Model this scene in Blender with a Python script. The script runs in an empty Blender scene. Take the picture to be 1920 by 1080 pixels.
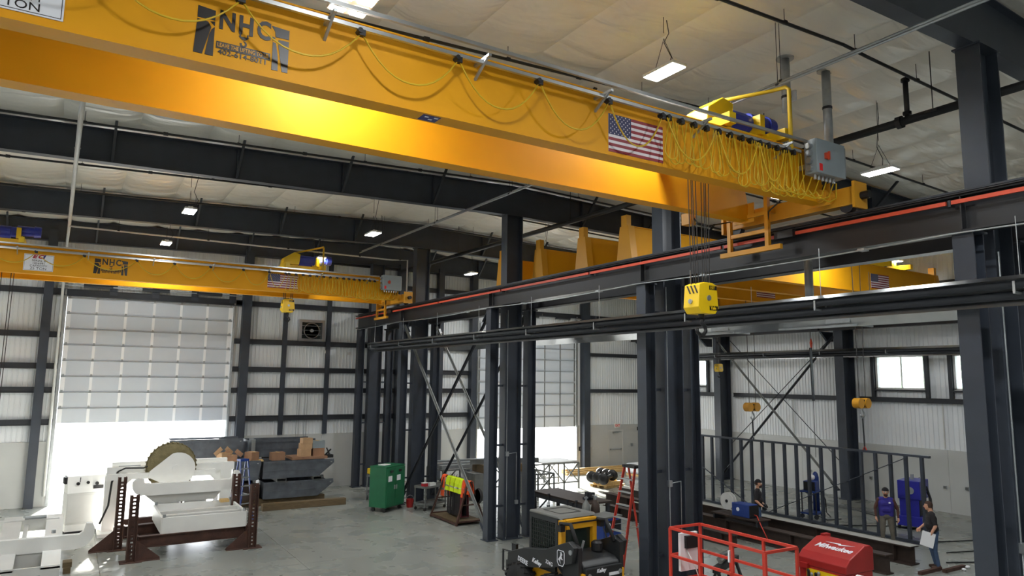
import bpy, math, random
from mathutils import Vector, Matrix
random.seed(7)
S = bpy.context.scene
C = S.collection
# ---------------------------------------------------------------- camera
def cam_axes(yaw, pitch, roll):
    cy, sy, cp, sp = math.cos(yaw), math.sin(yaw), math.cos(pitch), math.sin(pitch)
    f = Vector((sy*cp, cy*cp, sp)); r = Vector((cy, -sy, 0)); u = r.cross(f)
    cr, sr = math.cos(roll), math.sin(roll)
    return cr*r + sr*u, cr*u - sr*r, f
_r, _u, _f = cam_axes(math.radians(31.77), math.radians(7.384), math.radians(0.686))
cd = bpy.data.cameras.new('camera'); cam = bpy.data.objects.new('camera', cd); C.objects.link(cam)
cam.matrix_world = Matrix(((_r.x, _u.x, -_f.x, 0), (_r.y, _u.y, -_f.y, 0), (_r.z, _u.z, -_f.z, 4.9), (0, 0, 0, 1)))
cd.sensor_width = 36.0; cd.lens = 36.0*1322.6/1920; cd.clip_start = 0.05; cd.clip_end = 300
S.camera = cam
# ---------------------------------------------------------------- world, sun, exposure
w = bpy.data.worlds.new('world'); S.world = w; w.use_nodes = True
bg = w.node_tree.nodes['Background']; bg.inputs[0].default_value = (0.90, 0.95, 1.0, 1); bg.inputs[1].default_value = 6.0
sd = bpy.data.lights.new('sun', 'SUN'); sun = bpy.data.objects.new('sun', sd); C.objects.link(sun)
sd.energy = 45.0; sd.angle = math.radians(1.5); sd.color = (1, 0.96, 0.9)
sun.rotation_euler = Vector((-0.25, -1.0, -0.285)).to_track_quat('-Z', 'Y').to_euler(); sun.location = (0, 60, 20)
S.view_settings.view_transform = 'Standard'; S.view_settings.look = 'None'
S.view_settings.gamma = 1.0; S.view_settings.use_curve_mapping = False; S.view_settings.exposure = 0.42
LAMP_W = 112.0
# ---------------------------------------------------------------- materials
def lin(c): return tuple(((x/255)/12.92 if x/255 <= 0.04045 else ((x/255+0.055)/1.055)**2.4) for x in c)
M = {}
def mat(name, rgb, rough=0.5, metal=0.0, var=0.0, vs=3.0, bump=0.0, bs=40.0, spec=0.5, coat=0.0, stretch=None, trans=0.0, rgb2=None, alpha=1.0):
    m = bpy.data.materials.new(name); m.use_nodes = True; nt = m.node_tree; b = nt.nodes['Principled BSDF']
    col = lin(rgb)
    b.inputs['Base Color'].default_value = (*col, 1); b.inputs['Roughness'].default_value = rough
    b.inputs['Metallic'].default_value = metal; b.inputs['Specular IOR Level'].default_value = spec
    if coat: b.inputs['Coat Weight'].default_value = coat
    if trans: b.inputs['Transmission Weight'].default_value = trans
    if var or bump:
        tc = nt.nodes.new('ShaderNodeTexCoord'); src = tc.outputs['Object']
        if stretch:
            mp = nt.nodes.new('ShaderNodeMapping'); mp.inputs['Scale'].default_value = stretch
            nt.links.new(src, mp.inputs[0]); src = mp.outputs[0]
    if var:
        n = nt.nodes.new('ShaderNodeTexNoise'); n.inputs['Scale'].default_value = vs; n.inputs['Detail'].default_value = 6
        nt.links.new(src, n.inputs['Vector'])
        r = nt.nodes.new('ShaderNodeValToRGB'); r.color_ramp.elements[0].position = 0.3; r.color_ramp.elements[1].position = 0.7
        c2 = lin(rgb2) if rgb2 else tuple(min(1, x*(1+var)) for x in col)
        r.color_ramp.elements[0].color = (*(tuple(x*(1-var) for x in col) if not rgb2 else col), 1); r.color_ramp.elements[1].color = (*c2, 1)
        nt.links.new(n.outputs['Fac'], r.inputs[0]); nt.links.new(r.outputs[0], b.inputs['Base Color'])
    if bump:
        n2 = nt.nodes.new('ShaderNodeTexNoise'); n2.inputs['Scale'].default_value = bs; n2.inputs['Detail'].default_value = 4
        nt.links.new(src, n2.inputs['Vector'])
        bp = nt.nodes.new('ShaderNodeBump'); bp.inputs['Strength'].default_value = bump; bp.inputs['Distance'].default_value = 0.05
        nt.links.new(n2.outputs['Fac'], bp.inputs['Height']); nt.links.new(bp.outputs[0], b.inputs['Normal'])
    M[name] = m
    return m
def emat(name, rgb, s):
    m = bpy.data.materials.new(name); m.use_nodes = True; nt = m.node_tree; b = nt.nodes['Principled BSDF']
    b.inputs['Base Color'].default_value = (*lin(rgb), 1); b.inputs['Emission Color'].default_value = (*lin(rgb), 1)
    b.inputs['Emission Strength'].default_value = s; M[name] = m
mat('steel', (52, 58, 68), 0.45, var=0.12, vs=2.5)
mat('girt', (46, 49, 55), 0.5, var=0.1, vs=2)
mat('runway', (31, 32, 35), 0.42, var=0.15, vs=1.5, stretch=(1, .15, 1))
mat('yellow', (220, 154, 16), 0.55, spec=0.25, var=0.05, vs=1.2)
mat('orange_yellow', (214, 152, 36), 0.45, var=0.03, vs=2)
mat('bright_yellow', (240, 200, 20), 0.35, var=0.05)
mat('cable_yellow', (206, 170, 34), 0.45)
mat('blue_motor', (46, 60, 165), 0.3, var=0.1)
mat('silver', (190, 192, 192), 0.3, 0.9, var=0.1)
mat('galv', (170, 174, 176), 0.38, 0.7, var=0.12, vs=6)
mat('aluminium', (186, 188, 188), 0.3, 1.0, var=0.08, vs=3)
mat('black', (22, 22, 24), 0.5)
mat('rubber', (30, 30, 31), 0.75, var=0.2, vs=8)
mat('red_bar', (196, 72, 44), 0.45)
mat('white_paint', (232, 232, 228), 0.4, var=0.04, vs=2)
mat('off_white', (206, 206, 202), 0.45, var=0.05, vs=2)
mat('panel_grey', (138, 148, 152), 0.4, var=0.04)
mat('red_paint', (196, 58, 42), 0.42, var=0.08, vs=4)
mat('crimson', (158, 34, 32), 0.38, var=0.08, vs=3)
mat('green_paint', (18, 98, 62), 0.42, var=0.1, vs=3)
mat('rust', (74, 48, 38), 0.75, var=0.3, vs=5, bump=0.2, bs=60)
mat('mill_steel', (92, 97, 104), 0.45, 0.3, var=0.25, vs=3)
mat('dark_scale', (58, 46, 40), 0.6, 0.2, var=0.3, vs=4)
mat('grey_steel', (118, 120, 118), 0.5, 0.3, var=0.15, vs=4)
mat('timber', (98, 82, 58), 0.8, var=0.3, vs=6, stretch=(1, 6, 6))
mat('pine', (206, 172, 112), 0.7, var=0.15, vs=4, stretch=(6, 1, 6))
mat('carton', (184, 150, 114), 0.8, var=0.1, vs=4)
mat('carton_brown', (148, 112, 86), 0.8, var=0.1, vs=4)
mat('tyre', (34, 34, 35), 0.8, var=0.2, vs=10, bump=0.2, bs=30)
mat('tread_tan', (120, 110, 78), 0.85, var=0.25, vs=6, bump=0.3, bs=30)
mat('deere_yellow', (230, 168, 30), 0.35, var=0.05)
mat('deere_black', (36, 38, 40), 0.42, var=0.1)
mat('cab_roof', (112, 112, 108), 0.6, var=0.1)
mat('miller_blue', (28, 58, 130), 0.4, var=0.08)
mat('royal_blue', (38, 40, 150), 0.38, var=0.08)
mat('hi_vis', (214, 240, 20), 0.6)
mat('hi_vis_orange', (244, 92, 40), 0.6)
mat('cloth_black', (26, 24, 27), 0.9, var=0.2, vs=10)
mat('cloth_maroon', (86, 26, 34), 0.9, var=0.2, vs=10)
mat('skin', (202, 150, 122), 0.55, var=0.05)
mat('jeans', (62, 82, 112), 0.85, var=0.15, vs=14)
mat('khaki', (104, 98, 88), 0.85, var=0.12, vs=12)
mat('shirt_blue', (46, 40, 128), 0.85, var=0.1, vs=10)
mat('sleeve_brown', (78, 48, 40), 0.85, var=0.12, vs=10)
mat('shirt_black', (30, 27, 29), 0.85, var=0.15, vs=10)
mat('hair_brown', (62, 42, 32), 0.8, var=0.2, vs=30)
mat('boots', (70, 48, 38), 0.7, var=0.2, vs=10)
mat('paper', (236, 236, 238), 0.7)
mat('flag_white', (226, 218, 222), 0.5)
mat('flag_red', (140, 36, 48), 0.5)
mat('flag_blue', (36, 40, 84), 0.5)
mat('decal_black', (24, 17, 14), 0.4)
mat('decal_white', (228, 230, 236), 0.4)
mat('decal_red', (178, 36, 48), 0.4)
mat('decal_navy', (40, 42, 110), 0.4)
mat('glass', (225, 238, 240), 0.05, trans=0.95)
mat('dark_glass', (38, 48, 44), 0.15, spec=0.6)
mat('wall_white', (228, 232, 234), 0.5, var=0.03, vs=1)
mat('wainscot', (194, 196, 193), 0.55, var=0.05, vs=0.8)
mat('door_grey', (204, 211, 219), 0.4, var=0.03, vs=1)
mat('stile_lit_white', (246, 248, 250), 0.35)  # bright reflected light on the steel stiles is put into this white
mat('wire', (44, 42, 42), 0.6, 0.2)
mat('cord', (26, 28, 30), 0.6)
mat('exit_red', (220, 40, 40), 0.4)
mat('foliage', (176, 192, 158), 0.8, var=0.3, vs=3)
mat('bark', (84, 70, 56), 0.9, var=0.2, vs=6)
mat('teal', (60, 140, 170), 0.5)
mat('towel', (110, 180, 215), 0.8, var=0.1, vs=10)
mat('asphalt', (190, 190, 186), 0.9, var=0.06, vs=0.5)
mat('wrap_white', (232, 234, 236), 0.35, var=0.04, bump=0.4, bs=14)
mat('flange_grey', (158, 158, 152), 0.55, var=0.08, vs=2)
emat('lamp_lens', (255, 252, 244), 18.0)
# concrete floor: stained, satin sealed
def concrete():
    m = mat('concrete', (146, 148, 144), 0.38, spec=0.55); nt = m.node_tree; b = nt.nodes['Principled BSDF']
    tc = nt.nodes.new('ShaderNodeTexCoord')
    a = nt.nodes.new('ShaderNodeTexNoise'); a.inputs['Scale'].default_value = 0.35; a.inputs['Detail'].default_value = 4; a.inputs['Roughness'].default_value = 0.55
    c = nt.nodes.new('ShaderNodeTexNoise'); c.inputs['Scale'].default_value = 1.1; c.inputs['Detail'].default_value = 3; c.inputs['Distortion'].default_value = .25
    for n in (a, c): nt.links.new(tc.outputs['Object'], n.inputs['Vector'])
    r1 = nt.nodes.new('ShaderNodeValToRGB'); r1.color_ramp.elements[0].position = .2; r1.color_ramp.elements[1].position = .8
    r1.color_ramp.elements[0].color = (*lin((126, 130, 126)), 1); r1.color_ramp.elements[1].color = (*lin((158, 160, 152)), 1)
    r2 = nt.nodes.new('ShaderNodeValToRGB'); r2.color_ramp.elements[0].position = .25; r2.color_ramp.elements[1].position = .75
    r2.color_ramp.elements[0].color = (.8, .81, .8, 1); r2.color_ramp.elements[1].color = (1, 1, 1, 1)
    mx = nt.nodes.new('ShaderNodeMix'); mx.data_type = 'RGBA'; mx.blend_type = 'MULTIPLY'; mx.inputs[0].default_value = .6
    nt.links.new(a.outputs['Fac'], r1.inputs[0]); nt.links.new(c.outputs['Fac'], r2.inputs[0])
    nt.links.new(r1.outputs[0], mx.inputs[6]); nt.links.new(r2.outputs[0], mx.inputs[7]); nt.links.new(mx.outputs[2], b.inputs['Base Color'])
    mr = nt.nodes.new('ShaderNodeMapRange'); mr.inputs[3].default_value = .2; mr.inputs[4].default_value = .36
    nt.links.new(c.outputs['Fac'], mr.inputs[0]); nt.links.new(mr.outputs[0], b.inputs['Roughness'])
concrete()
# wrinkled vinyl roof liner
def liner():
    m = mat('liner', (230, 227, 216), 0.3, spec=0.6); nt = m.node_tree; b = nt.nodes['Principled BSDF']
    ge = nt.nodes.new('ShaderNodeNewGeometry'); mp = nt.nodes.new('ShaderNodeMapping'); mp.inputs['Scale'].default_value = (.9, 3.2, 1)
    nt.links.new(ge.outputs['Position'], mp.inputs[0])
    n = nt.nodes.new('ShaderNodeTexNoise'); n.inputs['Scale'].default_value = .8; n.inputs['Detail'].default_value = 2.5; n.inputs['Distortion'].default_value = .5
    nt.links.new(mp.outputs[0], n.inputs['Vector'])
    bp = nt.nodes.new('ShaderNodeBump'); bp.inputs['Strength'].default_value = .6; bp.inputs['Distance'].default_value = .16
    nt.links.new(n.outputs['Fac'], bp.inputs['Height']); nt.links.new(bp.outputs[0], b.inputs['Normal'])
liner()
# ---------------------------------------------------------------- mesh builder
class B:
    def __init__(s): s.v = []; s.f = []
    def add(s, vs, fs):
        o = len(s.v); s.v += [tuple(p) for p in vs]; s.f += [tuple(i+o for i in q) for q in fs]; return s
    BF = ((0, 3, 2, 1), (4, 5, 6, 7), (0, 1, 5, 4), (1, 2, 6, 5), (2, 3, 7, 6), (3, 0, 4, 7))
    def box(s, x0, x1, y0, y1, z0, z1):
        return s.add([(x0, y0, z0), (x1, y0, z0), (x1, y1, z0), (x0, y1, z0), (x0, y0, z1), (x1, y0, z1), (x1, y1, z1), (x0, y1, z1)], B.BF)
    def bar(s, p, q, a, b, up=(0, 0, 1)):
        p, q = Vector(p), Vector(q); d = (q-p).normalized(); up = Vector(up)
        if abs(d.dot(up)) > .98: up = Vector((0, 1, 0)) if abs(d.y) < .9 else Vector((1, 0, 0))
        x = d.cross(up).normalized(); y = x.cross(d)
        c = [(-1, -1), (1, -1), (1, 1), (-1, 1)]
        return s.add([e + x*i*a/2 + y*j*b/2 for e in (p, q) for i, j in c], B.BF)
    def cyl(s, p, q, r, r2=None, n=10):
        p, q = Vector(p), Vector(q); d = (q-p).normalized(); r2 = r if r2 is None else r2
        x = d.orthogonal().normalized(); y = d.cross(x)
        vs = [e + (x*math.cos(2*math.pi*k/n) + y*math.sin(2*math.pi*k/n))*rr for e, rr in ((p, r), (q, r2)) for k in range(n)]
        return s.add(vs, [(k, (k+1) % n, n+(k+1) % n, n+k) for k in range(n)] + [tuple(range(n-1, -1, -1)), tuple(range(n, 2*n))])
    def tube(s, pts, r, n=6, closed=False):
        P = [Vector(p) for p in pts]; m = len(P); up = None; vs = []
        for i in range(m):
            a = P[i-1] if (i > 0 or closed) else P[i]; b = P[(i+1) % m] if (i < m-1 or closed) else P[i]
            d = (b-a)
            d = d.normalized() if d.length > 1e-9 else Vector((0, 0, 1))
            x = d.orthogonal().normalized() if up is None else (up - d*up.dot(d))
            x = x.normalized() if x.length > 1e-6 else d.orthogonal().normalized()
            up = x; y = d.cross(x)
            vs += [P[i] + (x*math.cos(2*math.pi*k/n) + y*math.sin(2*math.pi*k/n))*r for k in range(n)]
        fs = [(i*n+k, i*n+(k+1) % n, ((i+1) % m)*n+(k+1) % n, ((i+1) % m)*n+k) for i in range(m if closed else m-1) for k in range(n)]
        if not closed: fs += [tuple(range(n-1, -1, -1)), tuple((m-1)*n+k for k in range(n))]
        return s.add(vs, fs)
    def prism(s, poly, ax, d0, d1):
        # poly in the plane normal to axis ax: x->(y,z)  y->(x,z)  z->(x,y)
        def P(a, b, d): return {'x': (d, a, b), 'y': (a, d, b), 'z': (a, b, d)}[ax]
        n = len(poly); vs = [P(a, b, d) for d in (d0, d1) for a, b in poly]
        return s.add(vs, [tuple(range(n-1, -1, -1)), tuple(range(n, 2*n))] + [(k, (k+1) % n, n+(k+1) % n, n+k) for k in range(n)])
    def ell(s, c, r, n=10, m=7):
        vs = [(c[0], c[1], c[2]-r[2])]
        for j in range(1, m):
            t = math.pi*j/m
            vs += [(c[0]+r[0]*math.sin(t)*math.cos(2*math.pi*k/n), c[1]+r[1]*math.sin(t)*math.sin(2*math.pi*k/n), c[2]-r[2]*math.cos(t)) for k in range(n)]
        vs.append((c[0], c[1], c[2]+r[2])); e = len(vs)-1
        fs = [(0, 1+(k+1) % n, 1+k) for k in range(n)] + [(e, e-n+k, e-n+(k+1) % n) for k in range(n)]
        fs += [(1+j*n+k, 1+j*n+(k+1) % n, 1+(j+1)*n+(k+1) % n, 1+(j+1)*n+k) for j in range(m-2) for k in range(n)]
        return s.add(vs, fs)
    def lathe(s, prof, c, ax='z', n=16):
        vs = []
        for r, h in prof:
            for k in range(n):
                a = 2*math.pi*k/n; u, v = r*math.cos(a), r*math.sin(a)
                vs.append({'z': (c[0]+u, c[1]+v, c[2]+h), 'x': (c[0]+h, c[1]+u, c[2]+v), 'y': (c[0]+u, c[1]+h, c[2]+v)}[ax])
        m = len(prof)
        return s.add(vs, [(j*n+k, j*n+(k+1) % n, (j+1)*n+(k+1) % n, (j+1)*n+k) for j in range(m-1) for k in range(n)] + [tuple(range(n-1, -1, -1)), tuple((m-1)*n+k for k in range(n))])
    def ibeam(s, p, q, dep, wid, tf=.02, tw=.014, up=(0, 0, 1)):
        p, q, up = Vector(p), Vector(q), Vector(up)
        o = up*(dep/2-tf/2)
        s.bar(p+o, q+o, wid, tf, up); s.bar(p-o, q-o, wid, tf, up); s.bar(p, q, tw, dep-2*tf, up); return s
    def mesh(s, name, m, smooth=False, off=None):
        me = bpy.data.meshes.new(name)
        v = s.v if off is None else [(a-off[0], b-off[1], c-off[2]) for a, b, c in s.v]
        me.from_pydata(v, [], s.f); me.materials.append(M[m] if isinstance(m, str) else m)
        if smooth:
            for p in me.polygons: p.use_smooth = True
        me.update(); return me
    def build(s, name, m, parent=None, smooth=False, world=False, bev=0):
        off = parent.location if (world and parent is not None) else None
        o = bpy.data.objects.new(name, s.mesh(name, m, smooth, off)); C.objects.link(o)
        if parent is not None: o.parent = parent
        if bev:
            md = o.modifiers.new('bevel', 'BEVEL'); md.width = bev; md.segments = 2; md.limit_method = 'ANGLE'
        if smooth:
            try: o.data.shade_smooth_by_angle = None
            except Exception: pass
        return o
def tag(o, label, cat, group=None):
    o['label'] = label; o['category'] = cat
    if group: o['group'] = group
    return o
def thing(name, label, cat, loc=(0, 0, 0), rz=0.0, group=None):
    o = bpy.data.objects.new(name, None); C.objects.link(o); o.empty_display_size = .2
    o.location = loc; o.rotation_euler = (0, 0, rz)
    return tag(o, label, cat, group)
def struct(o): o['kind'] = 'structure'; return o
def inst(src, name, parent, loc, rot=(0, 0, 0), scale=(1, 1, 1)):
    o = bpy.data.objects.new(name, src if isinstance(src, bpy.types.Mesh) else src.data); C.objects.link(o)
    if parent is not None: o.parent = parent
    o.location = loc; o.rotation_euler = rot; o.scale = scale; return o
_dg = None
def text(name, body, size, m, parent, loc, rot=(math.pi/2, 0, 0), sx=1.0, bold=0.0, align='LEFT', ext=0.002, shear=0.0):
    cu = bpy.data.curves.new(name, 'FONT'); cu.body = body; cu.size = size; cu.extrude = ext; cu.offset = bold; cu.align_x = align; cu.shear = shear
    cu.resolution_u = 3
    t = bpy.data.objects.new('t', cu); C.objects.link(t)
    bpy.context.view_layer.update()
    me = bpy.data.meshes.new_from_object(t.evaluated_get(bpy.context.evaluated_depsgraph_get()))
    bpy.data.objects.remove(t); bpy.data.curves.remove(cu)
    me.name = name; me.materials.clear(); me.materials.append(M[m])
    o = bpy.data.objects.new(name, me); C.objects.link(o); o.parent = parent
    o.location = loc; o.rotation_euler = rot; o.scale = (sx, 1, 1)
    return o
def rect_frame(b, x0, x1, z0, z1, y0, y1, t):
    b.box(x0, x1, y0, y1, z0, z0+t); b.box(x0, x1, y0, y1, z1-t, z1); b.box(x0, x0+t, y0, y1, z0+t, z1-t); b.box(x1-t, x1, y0, y1, z0+t, z1-t); return b
# ================================================================ the building
XL, XR, YB, YF = -5.3, 29.2, -9.0, 32.2
RIDGE = 11.95
FY = [5.25, 12.3, 19.4, 26.5]
def roofz(x): return 11.32 - 0.034*abs(x-RIDGE)
fl = struct(B().box(XL-.3, XR+.3, YB-.3, YF+.3, -.4, -.03).build('floor', 'concrete'))
xs = [XL, 1.0, 5.6, 11.1, 17.5, 23.4, XR]; ys = [YB, -1.9, 5.2, 12.3, 19.4, 26.5, YF]
for i in range(len(xs)-1):
    for j in range(len(ys)-1):
        g = .006
        B().box(xs[i]+g, xs[i+1]-g, ys[j]+g, ys[j+1]-g, -.03, 0).build('slab', 'concrete', fl)
gr = struct(B().box(-70, 100, YF+.3, 110, -.5, -.06).box(XR+.3, 100, -40, YF+.3, -.5, -.06).build('ground', 'asphalt'))
# --- ceiling: roof deck with quilted liner panels
def pillow():
    b = B(); n = 7; vs = []; fs = []
    for j in range(n):
        for i in range(n):
            x, y = i/(n-1), j/(n-1); vs.append((x, y, -(1-(2*x-1)**4)*(1-(2*y-1)**6)))
    for j in range(n-1):
        for i in range(n-1): fs.append((j*n+i, (j+1)*n+i, (j+1)*n+i+1, j*n+i+1))
    b.add(vs, fs); return b.mesh('liner_panel', 'liner', True)
PIL = pillow()
yseam = [YB, -5.45, -1.9, 1.7]
for a, c in zip(FY, FY[1:]+[YF]): yseam += [a, (a+c)/2]
yseam.append(YF)
for side, x0, x1 in (('left', XL, RIDGE), ('right', RIDGE, XR)):
    z0, z1 = roofz(x0), roofz(x1)
    ce = struct(B().prism([(x0-.3, z0+.02), (x1, z1+.02), (x1, z1+.25), (x0-.3, z0+.25)] if side == 'left' else [(x0, z0+.02), (x1+.3, z1+.02), (x1+.3, z1+.25), (x0, z0+.25)], 'y', YB-.3, YF+.3).build('ceiling_'+side, 'liner'))
    n = 11; dx = (x1-x0)/n; ang = -math.atan((z1-z0)/(x1-x0))
    for i in range(n):
        for a, c in zip(yseam, yseam[1:]):
            inst(PIL, 'liner_panel', ce, (x0+i*dx, a, roofz(x0+i*dx)), (0, ang, 0), (dx, c-a, .09+.05*random.random()))
# --- far wall (doors at 1 and 2, fan opening)
D1 = (-.32, 5.75); D2 = (17.95, 24.2); DTOP = 7.92; WZ = 2.37
wf = B()
for a, c in ((XL-.3, D1[0]), (D1[1], D2[0]), (D2[1], XR+.3)): wf.box(a, c, YF+.08, YF+.3, -.3, 11.4)
for a, c in (D1, D2): wf.box(a, c, YF+.08, YF+.3, DTOP, 11.4)
wall_far = struct(wf.build('wall_far', 'wall_white'))
def sheet(wid=.914, rib=.152):
    b = B(); n = round(wid/rib); pr = []
    for k in range(n):
        x = k*wid/n; pr += [(x, 0), (x+.1, 0), (x+.112, -.022), (x+.138, -.022), (x+.15, 0)]
    pr.append((wid, 0)); m = len(pr)
    b.add([(x, y, 0) for x, y in pr] + [(x, y, 1) for x, y in pr] , [(i, i+1, m+i+1, m+i) for i in range(m-1)])
    return b.mesh('wall_panel', 'wall_white')
SH = sheet()
def panels(parent, a, c, z0, z1, axis, pos, rot):
    n = max(1, round((c-a)/.914)); wd = (c-a)/n
    for k in range(n):
        p = (a+k*wd, pos, z0) if axis == 'x' else (pos, c-k*wd, z0)
        inst(SH, 'wall_panel', parent, p, (0, 0, rot), (wd/.914, 1, z1-z0))
for a, c in ((XL, D1[0]), (D1[1], D2[0]), (D2[1], XR)): panels(wall_far, a, c, WZ, 11.2, 'x', YF+.055, 0)
for a, c in (D1, D2): panels(wall_far, a, c, DTOP, 11.2, 'x', YF+.055, 0)
def wains(parent, lo, hi, axis):
    n = max(1, round((hi-lo)/2.1)); d = (hi-lo)/n
    for k in range(n):
        a, c = lo+k*d+.004, lo+(k+1)*d-.004
        (B().box(a, c, YF-.02, YF+.078, 0, WZ) if axis == 'x' else B().box(XR-.02, XR+.078, a, c, 0, WZ)).build('wainscot_panel', 'wainscot', parent)
for a, c in ((XL, D1[0]-.2), (D1[1]+.2, D2[0]-.2), (D2[1]+.25, 26.55), (27.7, XR)): wains(wall_far, a, c, 'x')
wains(wall_far, 26.55, 27.7, 'x') if False else None
B().box(26.55, 27.7, YF-.02, YF+.078, 2.06, WZ).build('wainscot_panel', 'wainscot', wall_far)
def girt(parent, p, q, h=.2):
    b = B(); p, q = Vector(p), Vector(q)
    b.bar(p, q, .05, h); b.bar(p+Vector((0, 0, h/2)), q+Vector((0, 0, h/2)), .16, .02); b.bar(p-Vector((0, 0, h/2)), q-Vector((0, 0, h/2)), .16, .02)
    return b.build('girt', 'girt', parent)
posts = [-.95, 6.28, 8.0, 9.97, 13.5, 15.6, 17.55, 24.75]
for z in (3.1, 4.3, 5.2, 6.4, 8.05, 9.3, 10.25):
    for a, c in ((XL, -1.1), (-.8, D1[0]-.12), (D1[1]+.12, 6.1), (6.46, 7.9), (8.1, 9.87), (10.07, 13.4), (13.6, 15.5), (15.7, 17.4)):
        if z > 7.9 and c in (D1[0]-.12,): continue
        girt(wall_far, (a, YF-.06, z), (c, YF-.06, z))
    if z > 8: girt(wall_far, (-.8, YF-.06, z), (6.1, YF-.06, z), .24)
for z in (4.3, 6.35, 8.5): girt(wall_far, (24.95, YF-.06, z), (XR, YF-.06, z), .18)
for z in (8.5,): girt(wall_far, (17.7, YF-.06, z), (24.55, YF-.06, z), .2)
def wpost(x, wd, dp, z0, z1):
    b = B(); y = YF-.02-dp/2
    b.box(x-wd/2, x+wd/2, YF-.04, YF-.02, z0, z1).box(x-wd/2, x+wd/2, YF-.02-dp, YF-.04-dp+.04, z0, z1).box(x-.01, x+.01, YF-dp, YF-.04, z0, z1)
    b.box(x-wd/2, x-wd/2+.012, YF-dp, YF-.04, z0, z1)
    return b.build('wall_post', 'steel', wall_far)
for x, wd, dp, z0 in ((-.95, .3, .35, 0), (6.28, .34, .4, 0), (8.0, .2, .1, WZ), (9.97, .2, .1, WZ), (13.5, .42, .4, 0), (15.6, .3, .3, 0), (17.5, .3, .35, 0), (24.75, .42, .4, 0)): wpost(x, wd, dp, z0, 10.4)
for x in (1.21, 2.72, 4.2, 5.7): wpost(x, .26, .1, DTOP+.1, 8.9)
# --- sectional overhead doors
def overhead_door(name, d, zb, zt, rows, cols, sw, stile):
    o = struct(B().box(d[0]-.06, d[1]+.06, YF+.02, YF+.06, zt, zt+.05).build(name, 'stile_lit_white'))
    h = (zt-zb)/rows
    for r in range(rows):
        z0 = zb+r*h
        s = B().box(d[0], d[1], YF+.0, YF+.045, z0+.012, z0+h-.012).box(d[0], d[1], YF+.012, YF+.04, z0-.001, z0+h).build('door_section', 'door_grey', o)
        rl = B(); rl.box(d[0], d[1], YF-.03, YF-.001, z0+h-.06, z0+h-.03); rl.build('strut', 'galv', s)
        for k in range(cols+1):
            x = d[0]+(d[1]-d[0])*k/cols; wd = sw*(1.6 if k in (0, cols) else 1)
            x = min(max(x, d[0]+wd/2), d[1]-wd/2)
            B().box(x-wd/2, x+wd/2, YF-.012, YF-.001, z0+.02, z0+h-.07).build('stile', stile, s)
            hb = B(); hb.box(x-.035, x+.035, YF-.03, YF-.012, z0+h-.05, z0+h+.05); hb.build('hinge', 'galv', s)
    # tracks
    for x in (d[0]-.07, d[1]+.07):
        B().box(x-.03, x+.03, YF-.1, YF-.04, .1, zt+.6).box(x-.05, x+.05, YF-.04, YF-.03, .0, zt+.6).build('track', 'galv', o)
    B().cyl((d[0]-.3, YF-.18, zt+.45), (d[1]+.3, YF-.18, zt+.45), .025).build('torsion_shaft', 'galv', o)
    for x in (d[0]+1.0, (d[0]+d[1])/2, d[1]-1.0): B().cyl((x-.5, YF-.18, zt+.45), (x+.5, YF-.18, zt+.45), .07, n=12).build('torsion_spring', 'girt', o)
    return o
door_1 = overhead_door('door_1', D1, 3.04, 7.88, 8, 6, .1, 'stile_lit_white')
door_2 = overhead_door('door_2', D2, 2.33, 7.88, 9, 6, .06, 'grey_steel')
for nm, d in (('trim_1', D1), ('trim_2', D2)):
    t = B()
    for x in (d[0]-.12, d[1]+.12): t.box(x-.08, x+.08, YF-.02, YF+.3, 0, DTOP)
    struct(t.build(nm, 'off_white'))
# personnel door
dr = struct(B().box(26.62, 27.63, YF+.0, YF+.05, .01, 2.0).build('door_3', 'wainscot'))
rect_frame(B(), 26.55, 27.7, 0, 2.06, YF-.03, YF+.06, .07).build('door_frame', 'off_white', dr)
B().cyl((26.72, YF-.07, .98), (27.53, YF-.07, .98), .02).box(26.7, 26.76, YF-.07, YF, .95, 1.01).box(27.49, 27.55, YF-.07, YF, .95, 1.01).build('push_bar', 'galv', dr)
B().box(26.9, 27.3, YF-.06, YF, 1.88, 1.95).bar((27.2, YF-.06, 1.92), (26.8, YF-.25, 1.92), .03, .02).build('door_closer', 'galv', dr)
ex = thing('exit_sign', 'red lettered exit sign above the personnel door', 'sign', (27.25, YF-.06, 2.2))
B().box(-.2, .2, 0, .06, 0, .24).build('housing', 'white_paint', ex, bev=.008)
text('lettering', 'EXIT', .2, 'exit_red', ex, (-.19, -.002, .05), sx=.85, bold=.006)
# --- right wall with windows
WIN = [(12.37, 14.38), (15.52, 17.53), (27.04, 29.05)]; W0, W1 = 4.7, 6.06
wr = B(); cuts = [YB-.3]
for a, c in WIN: cuts += [a, c]
cuts.append(YF+.3)
for k in range(0, len(cuts), 2): wr.box(XR+.08, XR+.3, cuts[k], cuts[k+1], -.3, 11.2)
for a, c in WIN: wr.box(XR+.08, XR+.3, a, c, -.3, W0).box(XR+.08, XR+.3, a, c, W1, 11.2)
wall_right = struct(wr.build('wall_right', 'wall_white'))
seg = [4.0]
for a, c in WIN: seg += [a, c]
seg.append(YF)
for k in range(0, len(seg), 2): panels(wall_right, seg[k], seg[k+1], WZ, 10.8, 'y', XR+.055, -math.pi/2)
for a, c in WIN:
    panels(wall_right, a, c, WZ, W0, 'y', XR+.055, -math.pi/2); panels(wall_right, a, c, W1, 10.8, 'y', XR+.055, -math.pi/2)
wains(wall_right, 4.0, YF-.05, 'y')
for z in (4.25, 8.9): 
    for a, c in ((4.0, 11.1), (12.0, 18.3), (19.1, 25.2), (26.0, YF-.1)): girt(wall_right, (XR-.06, a, z), (XR-.06, c, z), .18)
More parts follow.
